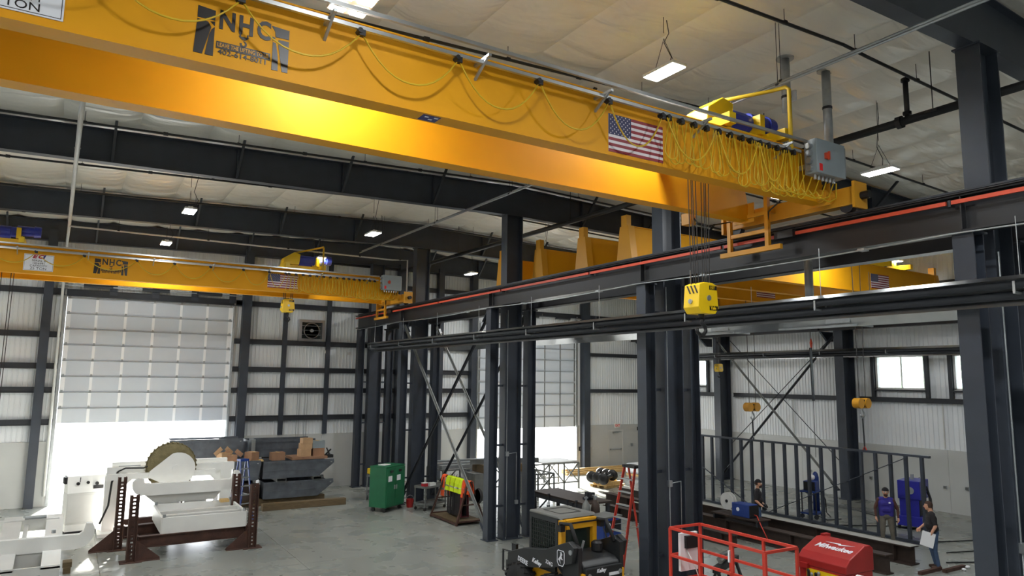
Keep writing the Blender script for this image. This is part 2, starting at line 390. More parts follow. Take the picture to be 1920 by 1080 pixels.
for k, (a, c) in enumerate(WIN):
    wn = struct(rect_frame(B(), a-.02, c+.02, W0-.02, W1+.02, 0, 1, .06).build('window_%d' % (k+1), 'wall_white'))
    wn.data.clear_geometry()
    b = B()
    for y0, y1, z0, z1 in ((a-.03, c+.03, W0-.03, W0+.05), (a-.03, c+.03, W1-.05, W1+.03), (a-.03, a+.05, W0, W1), (c-.05, c+.03, W0, W1)): b.box(XR-.02, XR+.26, y0, y1, z0, z1)
    me = b.mesh('window', 'white_paint'); wn.data = me
    m = (a+c)/2; B().box(XR+.1, XR+.18, m-.03, m+.03, W0+.05, W1-.05).build('mullion', 'white_paint', wn)
    for y0, y1 in ((a+.05, m-.03), (m+.03, c-.05)): B().box(XR+.13, XR+.142, y0, y1, W0+.05, W1-.05).build('pane', 'glass', wn)
    for y in (a-.12, c+.12): B().box(XR-.14, XR-.01, y-.07, y+.07, 4.34, W1+.15).build('jamb', 'girt', wn)
    B().box(XR-.14, XR-.01, a-.05, c+.05, W1+.04, W1+.16).build('lintel', 'girt', wn)
    B().box(XR-.1, XR-.01, a-.05, c+.05, W0-.1, W0-.03).build('sill', 'girt', wn)
# --- walls the camera does not see, closing the hall
struct(B().box(XL-.3, XL, YB-.3, YF+.3, -.3, 11.0).build('wall_left', 'wall_white'))
struct(B().box(XL-.3, XR+.3, YB-.3, YB, -.3, 11.4).build('wall_back', 'wall_white'))
# ================================================================ frames
def wcol(b, x, y, wx, wy, z0, z1, tf=.03, tw=.02):
    # web along X, flanges facing +-X
    b.box(x-wx/2, x-wx/2+tf, y-wy/2, y+wy/2, z0, z1).box(x+wx/2-tf, x+wx/2, y-wy/2, y+wy/2, z0, z1).box(x-wx/2+tf, x+wx/2-tf, y-tw/2, y+tw/2, z0, z1)
    return b
names = ['nearest, at the right edge', 'second, behind the red lift', 'third, before the X braces', 'fourth, by the green job box']
def column(y, lab, x=12.0, wx=.6, wy=.36, ztop=10.22, cat='column'):
    t = thing('roof_column', 'tall dark steel roof column, '+lab, cat, (x, y, 0), group='roof columns on the middle line')
    wcol(B(), 0, 0, wx, wy, .03, ztop).build('shaft', 'steel', t)
    B().box(-wx/2-.06, wx/2+.06, -wy/2-.06, wy/2+.06, 0, .03).build('base_plate', 'steel', t)
    B().box(-wx/2-.04, wx/2+.04, -wy/2-.03, wy/2+.03, ztop, ztop+.03).build('cap_plate', 'steel', t)
    for sx in (-.2, .2):
        for sy in (-1, 1): B().cyl((sx*1.2, sy*(wy/2+.03), .03), (sx*1.2, sy*(wy/2+.03), .09), .018, n=6).build('anchor_bolt', 'galv', t)
    return t
def rcolumn(x, y, lab, ztop=7.17):
    t = thing('runway_column', lab, 'column', (x, y, 0), group='runway columns on the middle line')
    wcol(B(), 0, 0, .3, .3, .03, ztop-.03, .022, .016).build('shaft', 'steel', t)
    B().box(-.2, .2, -.2, .2, 0, .03).build('base_plate', 'steel', t)
    B().box(-.19, .19, -.19, .19, ztop-.03, ztop).build('cap_plate', 'steel', t)
    sgn = 1 if x < RIDGE else -1
    for z in (1.0, 2.85, 4.7, 6.5): B().box(.15*sgn if sgn > 0 else -.42, .42 if sgn > 0 else -.15, -.04, .04, z-.03, z+.03).build('tie', 'steel', t)
    return t
LX, RX = 11.3, 12.72
FYC = FY + [31.5]
lab5 = names + ['farthest, at the far wall']
for y, l in zip(FYC, lab5):
    column(y, l, ztop=10.22)
    rcolumn(LX, y, 'slim dark runway column left of its roof column, '+l)
    rcolumn(RX, y, 'slim dark runway column right of its roof column, '+l)
for y, l in ((4.6, 'hidden by the nearest column'), (11.55, 'near the window edge'), (18.7, 'between the two stud frame slings'), (25.6, 'left of the wall braces')):
    t = thing('wall_column', 'dark steel column on the right wall, '+l, 'column', (28.75, y, 0), group='right wall columns')
    wcol(B(), 0, 0, .8, .42, .03, 10.0).build('shaft', 'steel', t); B().box(-.46, .46, -.27, .27, 0, .03).build('base_plate', 'steel', t)
def rafter(y, lab):
    t = thing('roof_rafter', 'deep dark steel rafter under the roof, '+lab, 'rafter', (RIDGE, y, 10.2), group='roof rafters')
    for sd, x1 in ((-1, XL+.02), (1, XR-.05)):
        za, zb = 10.25, 10.25-.021*abs(x1-RIDGE); ta, tb = roofz(RIDGE)-.1, roofz(x1)-.1
        B().prism([(RIDGE, za+.02), (x1, zb+.02), (x1, tb), (RIDGE, ta)], 'y', y-.01, y+.01).build('web', 'steel', t, world=True)
        B().bar((RIDGE, y, za+.01), (x1, y, zb+.01), .26, .02).build('bottom_flange', 'grey_steel' if False else 'steel', t, world=True)
        B().bar((RIDGE, y, ta), (x1, y, tb), .26, .02).build('top_flange', 'steel', t, world=True)
        n = 6
        for k in range(1, n):
            x = RIDGE+(x1-RIDGE)*k/n; z = za+(zb-za)*k/n
            B().bar((x, y-.1, z+.06), (x, y-.95, roofz(x)-.1), .06, .06).build('flange_brace', 'girt', t, world=True)
            B().box(x-.01, x+.01, y-.12, y-.012, z+.03, roofz(x)-.12).build('stiffener', 'steel', t, world=True)
for y, l in zip(FY+[32.0], ('nearest, at the upper right corner', 'hidden behind the near crane bridge', 'the front one of those behind the near bridge', 'second behind the near bridge', 'last, on the far wall')): rafter(y, l)
# knee and cross bracing
def brace(p, q, lab, grp, s=.12, m='grey_steel'):
    p, q = Vector(p), Vector(q)
    t = thing('cross_brace', lab, 'brace', tuple(p if p.z < q.z else q), group=grp)
    b = B(); x = (q-p).normalized(); b.bar(p, q, s, .015, (0, 1, 0)); b.bar(p+Vector((0, 0, 0)), q, .015, s, (0, 1, 0)); b.build('angle', m, t, world=True)
    for e, d in ((p, 1), (q, -1)): 
        c = e+x*d*.15; B().bar(c-x*.22, c+x*.22, .26, .012, (0, 1, 0)).build('gusset', 'steel', t, world=True)
brace((LX, 26.4, 7.0), (LX, 19.55, .2), 'light grey diagonal brace in front, down to the third column foot', 'braces of the middle line')
brace((LX, 19.6, 7.0), (LX, 26.3, .3), 'dark diagonal brace in front, rising towards the third column', 'braces of the middle line', m='girt')
brace((RX, 26.4, 7.0), (RX, 19.55, .2), 'thin grey diagonal brace on the rear plane of the middle line', 'braces of the middle line', m='grey_steel')
brace((RX, 19.6, 7.0), (RX, 26.3, .3), 'dark diagonal brace on the rear plane of the middle line', 'braces of the middle line', m='girt')
brace((28.3, 25.4, 6.9), (28.3, 19.0, .4), 'grey diagonal brace falling to the right on the right wall', 'braces of the right wall')
brace((28.4, 19.0, 6.9), (28.4, 25.3, .4), 'dark diagonal brace rising to the right on the right wall', 'braces of the right wall', m='girt')
for y0, z0, y1, z1, l in ((24.9, 7.0, 19.1, 1.6, 'thin steel rod brace falling to the right behind the angles'), (19.1, 7.0, 25.0, 1.8, 'thin steel rod brace rising to the right behind the angles')):
    tag(B().cyl((28.62, y0, z0), (28.62, y1, z1), .018, n=6).build('rod_brace', 'girt'), l, 'brace', 'rods of the right wall')
# ================================================================ crane runways
def runway(x, lab, y0, y1, red=0):
    t = thing('crane_runway', lab, 'runway beam', (x, y0, 7.17))
    cuts = [y0]+[y for y in FY if y0 < y < y1]+[y1]
    for a, c in zip(cuts, cuts[1:]): 
        b = B().ibeam((x, a+.004, 7.46), (x, c-.004, 7.46), .56, .3, .026, .016)
        b.build('beam', 'runway', t, world=True)
    for a, c in zip(cuts, cuts[1:]): B().box(x-.2, x+.2, a, c, 7.742, 7.756).build('cap_channel', 'runway', t, world=True)
    B().box(x-.035, x+.035, y0, y1, 7.756, 7.775).box(x-.012, x+.012, y0, y1, 7.775, 7.81).box(x-.03, x+.03, y0, y1, 7.81, 7.84).build('rail', 'girt', t, world=True)
    for y in FY:
        if y0 < y < y1:
            for s in (-1, 1): B().box(x+s*.09-.06, x+s*.09+.06, y-.008, y+.008, 7.21, 7.71).build('stiffener', 'runway', t, world=True)
    k = 0; y = y0+.4
    cl = B().box(-.02, .02, -.04, .04, 0, .03).mesh('rail_clip', 'girt')
    while y < y1:
        for s in (-1, 1): inst(cl, 'rail_clip', t, (s*.06, y-y0, 7.756-7.17))
        y += .75
    if red:
        y = y0
        while y < y1-.1:
            e = min(y+4.4, y1); B().box(x+red*.17-.02, x+red*.17+.02, y+.04, e-.04, 7.6, 7.66).build('conductor_bar', 'red_bar', t, world=True)
            B().box(x+red*.1-.06, x+red*.1+.06, y-.02, y+.02, 7.58, 7.68).build('bar_bracket', 'girt', t, world=True); y += 4.4
    return t
runway(LX, 'long dark crane runway beam with a red conductor bar along the middle columns', 1.0, 31.9, -1)
runway(RX, 'dark crane runway beam behind the middle columns, serving the right bay', 1.0, 31.9, 0)
runway(28.1, 'dark crane runway beam along the right wall', 1.0, 31.9, 0)
runway(-4.6, 'dark crane runway beam along the left wall', 1.0, 31.9, 0)
for y in FY+[31.5]:
    t = thing('runway_bracket', 'steel bracket under the right wall runway at %s' % {5.25: 'the near end', 12.3: 'the corner column', 19.4: 'the middle bay', 26.5: 'the left bay', 31.5: 'the far corner'}[y], 'bracket', (28.1, y, 6.75))
    B().prism([(0, .42), (.9, .42), (.9, 0), (.5, 0)], 'y', -.05, .05).build('bracket_plate', 'steel', t)
# ================================================================ bridge cranes
def us_flag(parent, x, z, wd, h, y):
    # printed flag on a girder web: y is the web face, faces -Y
    f = B().box(x, x+wd, y-.006, y, z, z+h).build('flag', 'flag_white', parent, world=True)
    s = B(); c = B(); st = B(); sh = h/13
    for k in range(0, 13, 2): s.box(x if k < 6 else x+wd*.4, x+wd, y-.009, y-.006, z+k*sh, z+(k+1)*sh)
    c.box(x, x+wd*.4, y-.011, y-.006, z+6*sh, z+h)
    for r in range(9):
        for q in range(6 if r % 2 == 0 else 5):
            cx = x+wd*.4*((q+.5)/6 if r % 2 == 0 else (q+1)/6); cz = z+6*sh+7*sh*(r+.5)/9; R = sh*.3
            st.prism([(cx+(R if k % 2 == 0 else R*.42)*math.sin(k*math.pi/5), cz+(R if k % 2 == 0 else R*.42)*math.cos(k*math.pi/5)) for k in range(10)], 'y', y-.014, y-.011)
    off = parent.location
    for b, n, m in ((s, 'stripes', 'flag_red'), (c, 'canton', 'flag_blue'), (st, 'stars', 'flag_white')):
        b.v = [(p[0]-off[0], p[1]-off[1], p[2]-off[2]) for p in b.v]; b.build(n, m, f)
    return f
def logo(parent, x, z, wd, h, y):
    # lifting company mark: two slanted towers, three letters, hook, banner and telephone number
    def P(u, v): return (x+u*wd, z+v*h)
    b = B(); b5 = B(); y0, y1 = y-.006, y; off = parent.location
    TW = (((.02, 1), (.2, .97), (.2, .76), (.02, .75)), ((.02, .72), (.13, .70), (.165, .60), (.09, 0), (.0, 0)), ((.2, .62), (.17, .56), (.15, .45), (.115, 0), (.2, 0)), ((.15, .72), (.2, .73), (.2, .64)),
          ((.80, .97), (1, .95), (1, .75), (.85, .74), (.84, .86)), ((1, .70), (.88, .69), (.885, .55), (.935, 0), (1, 0)), ((.82, .62), (.855, .6), (.885, .3), (.89, 0), (.82, 0)), ((.81, .73), (.85, .72), (.82, .63)))
    for k, poly in enumerate(TW):
        (b if k < 4 else b5).prism([P(*p) for p in poly], 'y', y0, y1)
    b5.v = [(p[0]-off[0], p[1]-off[1], p[2]-off[2]) for p in b5.v]
    o = b.build('logo', 'decal_black', parent, world=True)
    b5.build('logo_tower', 'decal_black', o)
    off = parent.location; X0, Z0 = x-off[0], z-off[2]; yy = y-.006-off[1]
    text('lettering', 'N', .27*h/.49, 'decal_black', o, (X0+.235*wd, yy, Z0+.63*h), bold=.009, sx=.78*wd/.92)
    text('lettering', 'H', .27*h/.49, 'decal_black', o, (X0+.44*wd, yy, Z0+.63*h), bold=.009, sx=.78*wd/.92)
    text('lettering', 'C', .27*h/.49, 'decal_black', o, (X0+.64*wd, yy, Z0+.63*h), bold=.009, sx=.74*wd/.92)
    hk = B(); q = lambda u, v: (X0+u*wd, Z0+v*h)
    hk.prism([q(.46, .62), (q(.475, .62)), q(.475, .56), q(.46, .56)], 'y', yy, yy+.005); hk.prism([q(.54, .62), q(.555, .62), q(.555, .56), q(.54, .56)], 'y', yy, yy+.005)
    hk.prism([q(.45, .56), q(.565, .56), q(.525, .49), q(.49, .49)], 'y', yy, yy+.005)
    arc = [(.505+.04*math.cos(a), .40+.075*math.sin(a)) for a in [math.radians(t) for t in (90, 50, 10, -30, -70, -110, -150, -190)]]; inn = [(.505+.018*math.cos(a), .41+.045*math.sin(a)) for a in [math.radians(t) for t in (90, 50, 10, -30, -70, -110, -150, -190)]]
    for k in range(7): hk.prism([q(*arc[k]), q(*arc[k+1]), q(*inn[k+1]), q(*inn[k])], 'y', yy, yy+.005)
    hk.build('hook_mark', 'decal_black', o)
    B().prism([q(.225, .34), q(.80, .34), q(.80, .19), q(.225, .19)], 'y', yy, yy+.005).build('banner', 'decal_black', o)
    text('lettering', 'LEAVE THE LIFTING TO US', .06*h/.49, 'orange_yellow', o, (X0+.235*wd, yy-.003, Z0+.225*h), sx=.69*wd/.92, bold=.0008)
    text('lettering', '402-614-8011', .075*h/.49, 'decal_black', o, (X0+.245*wd, yy, Z0+.075*h), sx=1.12*wd/.92, bold=.001)
def sign(parent, x, z, wd, h, y):
    b = B().box(x, x+wd, y-.012, y, z, z+h).build('capacity_sign', 'decal_white', parent, world=True)
    off = parent.location; X0, Z0, yy = x-off[0], z-off[2], y-.013-off[1]
    rect_frame(B(), X0+.02*wd, X0+.98*wd, Z0+.03*h, Z0+.97*h, yy-.001, yy, .006).build('border', 'decal_black', b)
    for k, (c, m) in enumerate((('E', 'decal_red'), ('C', 'decal_red'), ('I', 'decal_navy'))):
        text('lettering', c, .15, m, b, (X0+wd*(.28+.17*k), yy, Z0+.77*h), sx=1.3, bold=.01, shear=.3)
    for s, zz, sz in (('SERIAL #', .56, .085), ('1056991', .40, .085), ('CAPACITY', .25, .085), ('25 TON', .07, .11)):
        text('lettering', s, sz, 'decal_black', b, (X0+wd*.5, yy, Z0+zz*h), align='CENTER', sx=1.15)
def girder(t, x0, x1, y, z0, z1, wd=.26, taper=0):
    b = B(); b.box(x0, x1, y+.02, y+wd-.02, z0+.02, z1-.02); b.box(x0, x1, y, y+wd, z0, z0+.02); b.box(x0, x1, y-.02, y+wd+.02, z1-.02, z1)
    b.build('girder', 'yellow', t, world=True)
    B().box(x0, x1, y+wd/2-.03, y+wd/2+.03, z1, z1+.04).build('trolley_rail', 'girt', t, world=True)
def catenary(p, q, zb, n=12):
    # U-shaped hanging loop
    r = []
    for k in range(n+1):
        u = k/n; s = (2*u-1); x = p[0]+(q[0]-p[0])*u; y = p[1]+(q[1]-p[1])*u; zt = p[2]+(q[2]-p[2])*u
        r.append((x, y, zb+(zt-zb)*abs(s)**2.2))
    return r
def uloop(x, y, zt, zb, wd, lean=0.0, n=12):
    r = []
    for k in range(n+1):
        a = math.pi*k/n; r.append((x-wd/2*math.cos(a)+lean*math.sin(a), y, zb+wd/2-(wd/2)*math.sin(a)))
    return [(x-wd*.12, y, zt)]+r+[(x+wd*.12, y, zt)]
def hook_block(t, x, y, z, s=1.0, txt=True, zrope=9.0, rz=.0):
    def tr(b):
        c, n = math.cos(rz), math.sin(rz); off = t.location
        b.v = [(x+s*(p[0]*c-p[1]*n)-off[0], y+s*(p[0]*n+p[1]*c)-off[1], z+s*p[2]-off[2]) for p in b.v]; return b
    prof = [(-.24, .1), (-.2, .48), (-.1, .52), (.1, .52), (.2, .48), (.24, .1), (.16, 0), (-.16, 0)]
    k = tr(B().prism(prof, 'y', -.17, .17)).build('hook_block', 'bright_yellow', t, bev=.01)
    for q in (-.1, -.02, .06): tr(B().add([(xx, q+dy, zz) for xx, dy, zz in ((-.222, -.05, .33), (-.222, -.02, .33), (-.207, .06, .47), (-.207, .03, .47), (-.15, -.05, .33), (-.15, -.02, .33), (-.15, .06, .47), (-.15, .03, .47))], B.BF)).build('hazard_stripe', 'decal_black', k)
    tr(B().cyl((0, -.19, .26), (0, .19, .26), .045, n=14).cyl((-.26, 0, .2), (.26, 0, .2), .04, n=12)).build('sheave_pin', 'galv', k)
    hp = [(.03, 0, 0), (.03, 0, -.1), (.0, 0, -.14), (.08, 0, -.2), (.1, 0, -.27), (.05, 0, -.34), (-.03, 0, -.35), (-.1, 0, -.3), (-.11, 0, -.24)]
    tr(B().tube(hp, .032, 8)).build('hook', 'black', k, smooth=True)
    tr(B().cyl((0, 0, -.06), (0, 0, .01), .05)).build('swivel', 'black', k)
    rp = B()
    for a in (-.16, -.1, .1, .16):
        for c in (-.05, .05): rp.cyl((x+s*a, y+s*c, z+s*.4), (x+s*a*1.3, y+s*c, zrope), .008, n=5)
    off = t.location; rp.v = [(p[0]-off[0], p[1]-off[1], p[2]-off[2]) for p in rp.v]; rp.build('wire_ropes', 'wire', t)
    if txt:
        o = (x-off[0], y-off[1], z-off[2])
        tr(B().box(.02, .19, -.178, -.171, .4, .47)).build('label_plate', 'decal_black', k); tr(B().box(.02, .21, -.178, -.171, .06, .13)).build('label_plate', 'decal_black', k)
        text('lettering', '15T', .07*s, 'bright_yellow', k, (o[0]+.03*s, o[1]-.18*s, o[2]+.41*s), bold=.002); text('lettering', 'Yale', .075*s, 'bright_yellow', k, (o[0]+.035*s, o[1]-.18*s, o[2]+.072*s), bold=.002)
def trolley(t, x, y0, y1, z, flip=1):
    # hoist carriage riding on the two girders
    B().box(x-.75, x-.6, y0-.1, y1+.3, z+.02, z+.2).box(x+.6, x+.75, y0-.1, y1+.3, z+.02, z+.2).box(x-.6, x+.6, y0+.35, y0+.45, z+.04, z+.18).box(x-.6, x+.6, y1-.3, y1-.2, z+.04, z+.18).build('trolley_frame', 'bright_yellow', t, world=True)
    for xx in (x-.67, x+.67):
        for yy in (y0+.13, y1+.13): B().cyl((xx-.05, yy, z+.1), (xx+.05, yy, z+.1), .1, n=14).build('trolley_wheel', 'girt', t, world=True)
    m = (y0+y1)/2
    B().prism([(x-.75, z+.2), (x-.15, z+.2), (x-.1, z+.62), (x-.35, z+.68), (x-.7, z+.45)], 'y', m-.45, m+.05).build('gearbox', 'bright_yellow', t, world=True, bev=.02)
    B().cyl((x-.15, m-.2, z+.42), (x+.35, m-.2, z+.42), .2, n=16).cyl((x+.35, m-.2, z+.44), (x+.5, m-.2, z+.44), .17, n=16).build('hoist_motor', 'blue_motor', t, world=True, bev=.01)
    B().cyl((x+.5, m-.2, z+.5), (x+.95, m-.2, z+.5), .16, n=16).cyl((x+.95, m-.2, z+.5), (x+1.15, m-.2, z+.5), .19, .17, n=16).build('hoist_motor', 'blue_motor', t, world=True, bev=.01)
    B().box(x-.1, x+.4, m+.15, m+.5, z+.2, z+.6).build('brake_housing', 'blue_motor', t, world=True, bev=.02)
    B().cyl((x-.55, m+.25, z+.35), (x+.55, m+.25, z+.35), .19, n=16).build('rope_drum', 'girt', t, world=True)
    B().box(x+.5, x+.62, m-.5, m+.5, z+.2, z+.55).build('end_plate', 'bright_yellow', t, world=True)
def crane_left(label, yf, yr, hx, near):
    t = thing('bridge_crane', label, 'bridge crane', (LX, yf, 7.84), group='bridge cranes of the left bay')
    z0, z1 = 8.02, 8.9
    for y in (yf, yr): girder(t, -4.7, 10.78, y, z0, z1)
    for y in (yf, yr):
        B().prism([(10.78, z0), (10.98, z0), (10.98, 8.32), (10.85, z1), (10.78, z1)], 'y', y+.02, y+.24).build('girder_end', 'yellow', t, world=True)
        B().box(10.98, 11.0, y-.12, y+.38, 7.98, 8.36).build('splice_plate', 'orange_yellow', t, world=True)
    for xx in (LX, -4.6):
        B().box(xx-.11, xx+.11, yf-.45, yr+.75, 7.96, 8.28).build('end_truck', 'orange_yellow', t, world=True, bev=.01)
        for yy in (yf-.25, yr+.55):
            B().cyl((xx-.06, yy, 7.97), (xx+.06, yy, 7.97), .13, n=18).build('wheel', 'girt', t, world=True)
        for yy, d in ((yf-.45, -1), (yr+.75, 1)):
            B().box(xx-.2, xx+.16, min(yy, yy+d*.05), max(yy, yy+d*.05), 7.88, 8.34).build('bumper_plate', 'orange_yellow', t, world=True)
            B().cyl((xx, yy+d*.05, 8.1), (xx, yy+d*.2, 8.1), .07, n=12).build('bumper', 'black', t, world=True)
        B().cyl((xx-.15, yf+.02, 8.14), (xx-.42, yf+.02, 8.14), .13, n=16).cyl((xx-.42, yf+.02, 8.14), (xx-.5, yf+.02, 8.14), .11, n=16).build('travel_motor', 'orange_yellow', t, world=True)
    # current collector frame hanging beside the runway
    X = LX-.32; ya, yb = yf+1.2, yf+2.1
    br = B()
    for y in (ya, yb): br.box(X-.04, X+.04, y-.04, y+.04, 7.42, 8.5 if y == ya else 8.3)
    br.box(X-.05, X+.03, ya-.3, yb+.22, 7.36, 7.45).box(X-.03, X+.03, ya, yb, 7.72, 7.79).box(X-.03, X+.03, ya, yb, 8.06, 8.13)
    br.build('collector_frame', 'orange_yellow', t, world=True)
    B().box(X-.02, LX-.11, ya-.03, ya+.03, 8.1, 8.18).box(X-.02, LX-.11, yb-.03, yb+.03, 8.1, 8.18).build('frame_arm', 'orange_yellow', t, world=True)
    B().box(X+.05, LX-.16, ya-.5, ya-.1, 7.56, 7.7).build('collector_shoe', 'black', t, world=True)
    B().tube([(X, ya, 7.75), (X-.02, ya-.05, 8.1), (X-.05, ya-.35, 8.25), (X-.1, ya-.8, 8.25), (X-.05, yf, 8.22), (10.75, yf-.2, 8.35)], .016, 6).build('power_lead', 'black', t, world=True, smooth=True)
    # control panel box at the end of the front girder
    px0, px1, py0 = 10.22, 11.0, yf-.42
    p = B().box(px0, px1, py0, py0+.24, 8.36, 8.95).build('control_panel', 'panel_grey', t, world=True, bev=.01)
    off = t.location
    def lc(b): b.v = [(q[0]-off[0], q[1]-off[1], q[2]-off[2]) for q in b.v]; return b
    lc(B().box(px0+.2, px0+.3, py0-.04, py0, 8.62, 8.72).box(px0+.235, px0+.265, py0-.07, py0-.04, 8.6, 8.74)).build('disconnect_switch', 'red_bar', p)
    lc(B().box(px0+.06, px0+.14, py0-.005, py0, 8.4, 8.52)).build('warning_label', 'exit_red', p)
    lc(B().box(px1-.02, px1+.0, py0-.01, py0, 8.4, 8.9)).build('door_edge', 'galv', p)
    for k in range(6): lc(B().cyl((px0+.1+k*.1, py0+.12, 8.36), (px0+.1+k*.1, py0+.12, 8.28), .025, n=8)).build('cable_gland', 'galv', p)
    for k in range(4): lc(B().cyl((px0, py0+.12, 8.44+k*.13), (px0-.07, py0+.12, 8.44+k*.13), .05, n=10)).build('side_connector', 'galv', p)
    B().box(px0+.1, px0+.16, py0+.24, yf+.02, 8.5, 8.58).box(px1-.16, px1-.1, py0+.24, yf+.02, 8.5, 8.58).build('panel_bracket', 'galv', t, world=True)
    # festoon track and cable
    tr = B()
    for dy, zz in ((-.2, 8.72), (-.32, 8.86)): tr.box(-4.7, 10.1, yf+dy-.02, yf+dy+.02, zz, zz+.045)
    tr.build('festoon_track', 'silver', t, world=True)
    B().cyl((-4.7, yf-.1, 8.8), (10.0, yf-.1, 8.8), .016, n=6).build('conduit', 'galv', t, world=True)
    x = -3.6
    while x < 9.9:
        B().box(x-.02, x+.02, yf-.36, yf+.02, 8.765, 8.8).bar((x, yf-.3, 8.78), (x, yf+.02, 8.6), .03, .03).build('track_bracket', 'galv', t, world=True); x += 1.9
    yc = yf-.2
    sx = [-3.7, -2.5, -1.3, -.05, 1.18, 2.45, 3.66, 4.83, 5.98, 6.97] if near else [-3.6, -2.4, -1.2, .1, 1.6, 2.75, 3.9, 5.0, 5.9, 6.5]
    end = 10.1
    for a, c in zip(sx, sx[1:]):
        for k in range(2): B().tube(catenary((a+.02, yc+.012*k, 8.66), (c-.02, yc+.012*k, 8.66), 8.3-.025*max(0, a)+.012*k), .0085 if near else .011, 5).build('festoon_cable', 'cable_yellow', t, world=True, smooth=True)
    dense = []; x = sx[-1]+.12; k = 0
    while x < end:
        dense.append(x); x += .13 if x < 8.6 else .105
    for i, x in enumerate(dense):
        zb = 8.0+.12*random.random()-(.1 if x > 8.6 else 0); wd = .17+.1*random.random()
        B().tube(uloop(x, yc-.05+.1*random.random(), 8.68, zb, wd, .05*random.uniform(-1, 1)), .0085 if near else .011, 5).build('festoon_cable', 'cable_yellow', t, world=True, smooth=True)
    if near:
        for a, c, zb in ((7.0, 8.0, 8.12), (8.05, 8.95, 8.08), (9.0, 9.6, 8.1)): B().tube(catenary((a, yc-.06, 8.66), (c, yc-.06, 8.66), zb), .012, 6).build('festoon_cable', 'cable_yellow', t, world=True, smooth=True)
    for k in range(7):
        x = 9.55+.2*k; B().tube([(x-.3, yc-.02, 8.1), (x-.2, yc-.06, 7.98), (x, yc-.06, 7.96+.02*(k % 2)), (x+.2, yc-.05, 8.05), (min(x+.28, 10.9), py0+.12, 8.3)], .011, 5).build('festoon_cable', 'cable_yellow', t, world=True, smooth=True)
    for x in sx+dense[::2]:
        B().box(x-.035, x+.035, yc-.03, yc+.03, 8.65, 8.72).cyl((x-.03, yc-.05, 8.7), (x-.03, yc+.05, 8.7), .03, n=8).build('cable_trolley', 'black', t, world=True)
    # hoist carriage, pipe arm towing the festoon, ropes and hook
    trolley(t, hx, yf, yr, z1+.04)
    ax = hx+.55
    B().tube([(hx-.3, (yf+yr)/2-.2, 9.62), (ax, yf+.1, 9.84), (ax+.06, yf-.14, 9.84), (ax+.06, yf-.2, 9.78), (ax+.06, yf-.2, 8.74)], .035, 8).build('tow_arm', 'cable_yellow', t, world=True, smooth=True)
    hook_block(t, hx-.35, (yf+yr)/2+.15, 6.02 if near else 7.35, 1.0, True, 9.1, .0)
    if not near:
        hx2 = -2.3; trolley(t, hx2, yf, yr, z1+.04)
        hook_block(t, -1.98, (yf+yr)/2, 2.85, 1.0, False, 9.1, .0)
    # print on the girder
    if near:
        logo(t, .79, 8.12, .93, .50, yf+.02); us_flag(t, 6.14, 8.08, 1.03, .55, yf+.02); sign(t, -1.10, 8.11, .79, .52, yf+.02)
        lb = B().box(3.33, 3.56, yf+.04, yf+.22, z0-.004, z0).build('underside_label', 'decal_navy', t, world=True)
        b = B()
        for q in ((3.37, .08), (3.44, .14), (3.49, .07)): b.box(q[0], q[0]+.05, yf+q[1], yf+q[1]+.03, z0-.006, z0-.004)
        lc(b).build('label_print', 'decal_white', lb)
        # access ladder like stop frame on the rear girder and junction box
        jb = B().box(9.92, 10.1, yr+.55, yr+.75, 7.92, 8.14).build('junction_box', 'orange_yellow', t, world=True)
        B().tube([(10.0, yr+.6, 8.14), (10.1, yr+.5, 7.95), (10.3, yr+.4, 7.9), (10.9, yr+.4, 8.05)], .015, 6).build('power_lead', 'black', t, world=True, smooth=True)
        B().cyl((9.25, (yf+yr)/2+.1, 8.9), (9.25, (yf+yr)/2+.1, 8.9), .01) if False else None
    else:
        logo(t, .37, 8.18, .98, .50, yf+.02); us_flag(t, 5.9, 8.15, 1.1, .53, yf+.02); sign(t, -1.52, 8.12, .79, .52, yf+.02)
    return t
crane_left('near yellow double girder bridge crane with hoist, flag and logo across the top', 7.38, 9.0, 9.25, True)
crane_left('far yellow bridge crane above the big overhead door with flag and white sign', 26.6, 28.2, 7.25, False)
def crane_right(label, yf, yr, flagx, hx, hz, s=.62, hook=True):
    t = thing('bridge_crane', label, 'bridge crane', (RX, yf, 7.84), group='bridge cranes of the right bay')
    z0, z1 = 8.08, 9.08
    for y in (yf, yr):
        girder(t, 12.72, 28.0, y, z0, z1)
        for xa, xb in ((12.5, 12.72), (28.0, 28.2)):
            B().prism([(y-.2, 7.98), (y+.46, 7.98), (y+.3, z1), (y-.04, z1)], 'x', xa, xb).build('end_plate', 'orange_yellow', t, world=True)
            B().box(xa if xa < 20 else xb-.16, (xa+.16) if xa < 20 else xb, y+.02, y+.24, z1, z1+.3).build('trolley_stop', 'orange_yellow', t, world=True)
    for xx in (RX, 28.1):
        B().box(xx-.11, xx+.11, yf-.5, yr+.75, 7.94, 8.075).build('end_truck', 'orange_yellow', t, world=True)
        for yy in (yf-.3, yr+.55): B().cyl((xx-.05, yy, 7.95), (xx+.05, yy, 7.95), .11, n=16).build('wheel', 'girt', t, world=True)
    us_flag(t, flagx, 8.26, 1.12, .52, yf+.02)
    trolley(t, hx, yf, yr, z1+.04)
    if hook: hook_block(t, hx-.2, (yf+yr)/2+.1, hz, s, False, 9.2, .0)
    return t
crane_right('yellow bridge crane of the right bay, flag nearest the right wall', 14.3, 16.2, 23.8, 25.6, 5.2, hook=False)
crane_right('yellow bridge crane of the right bay behind, its flag left of the other', 18.5, 20.8, 22.9, 22.2, 5.3)
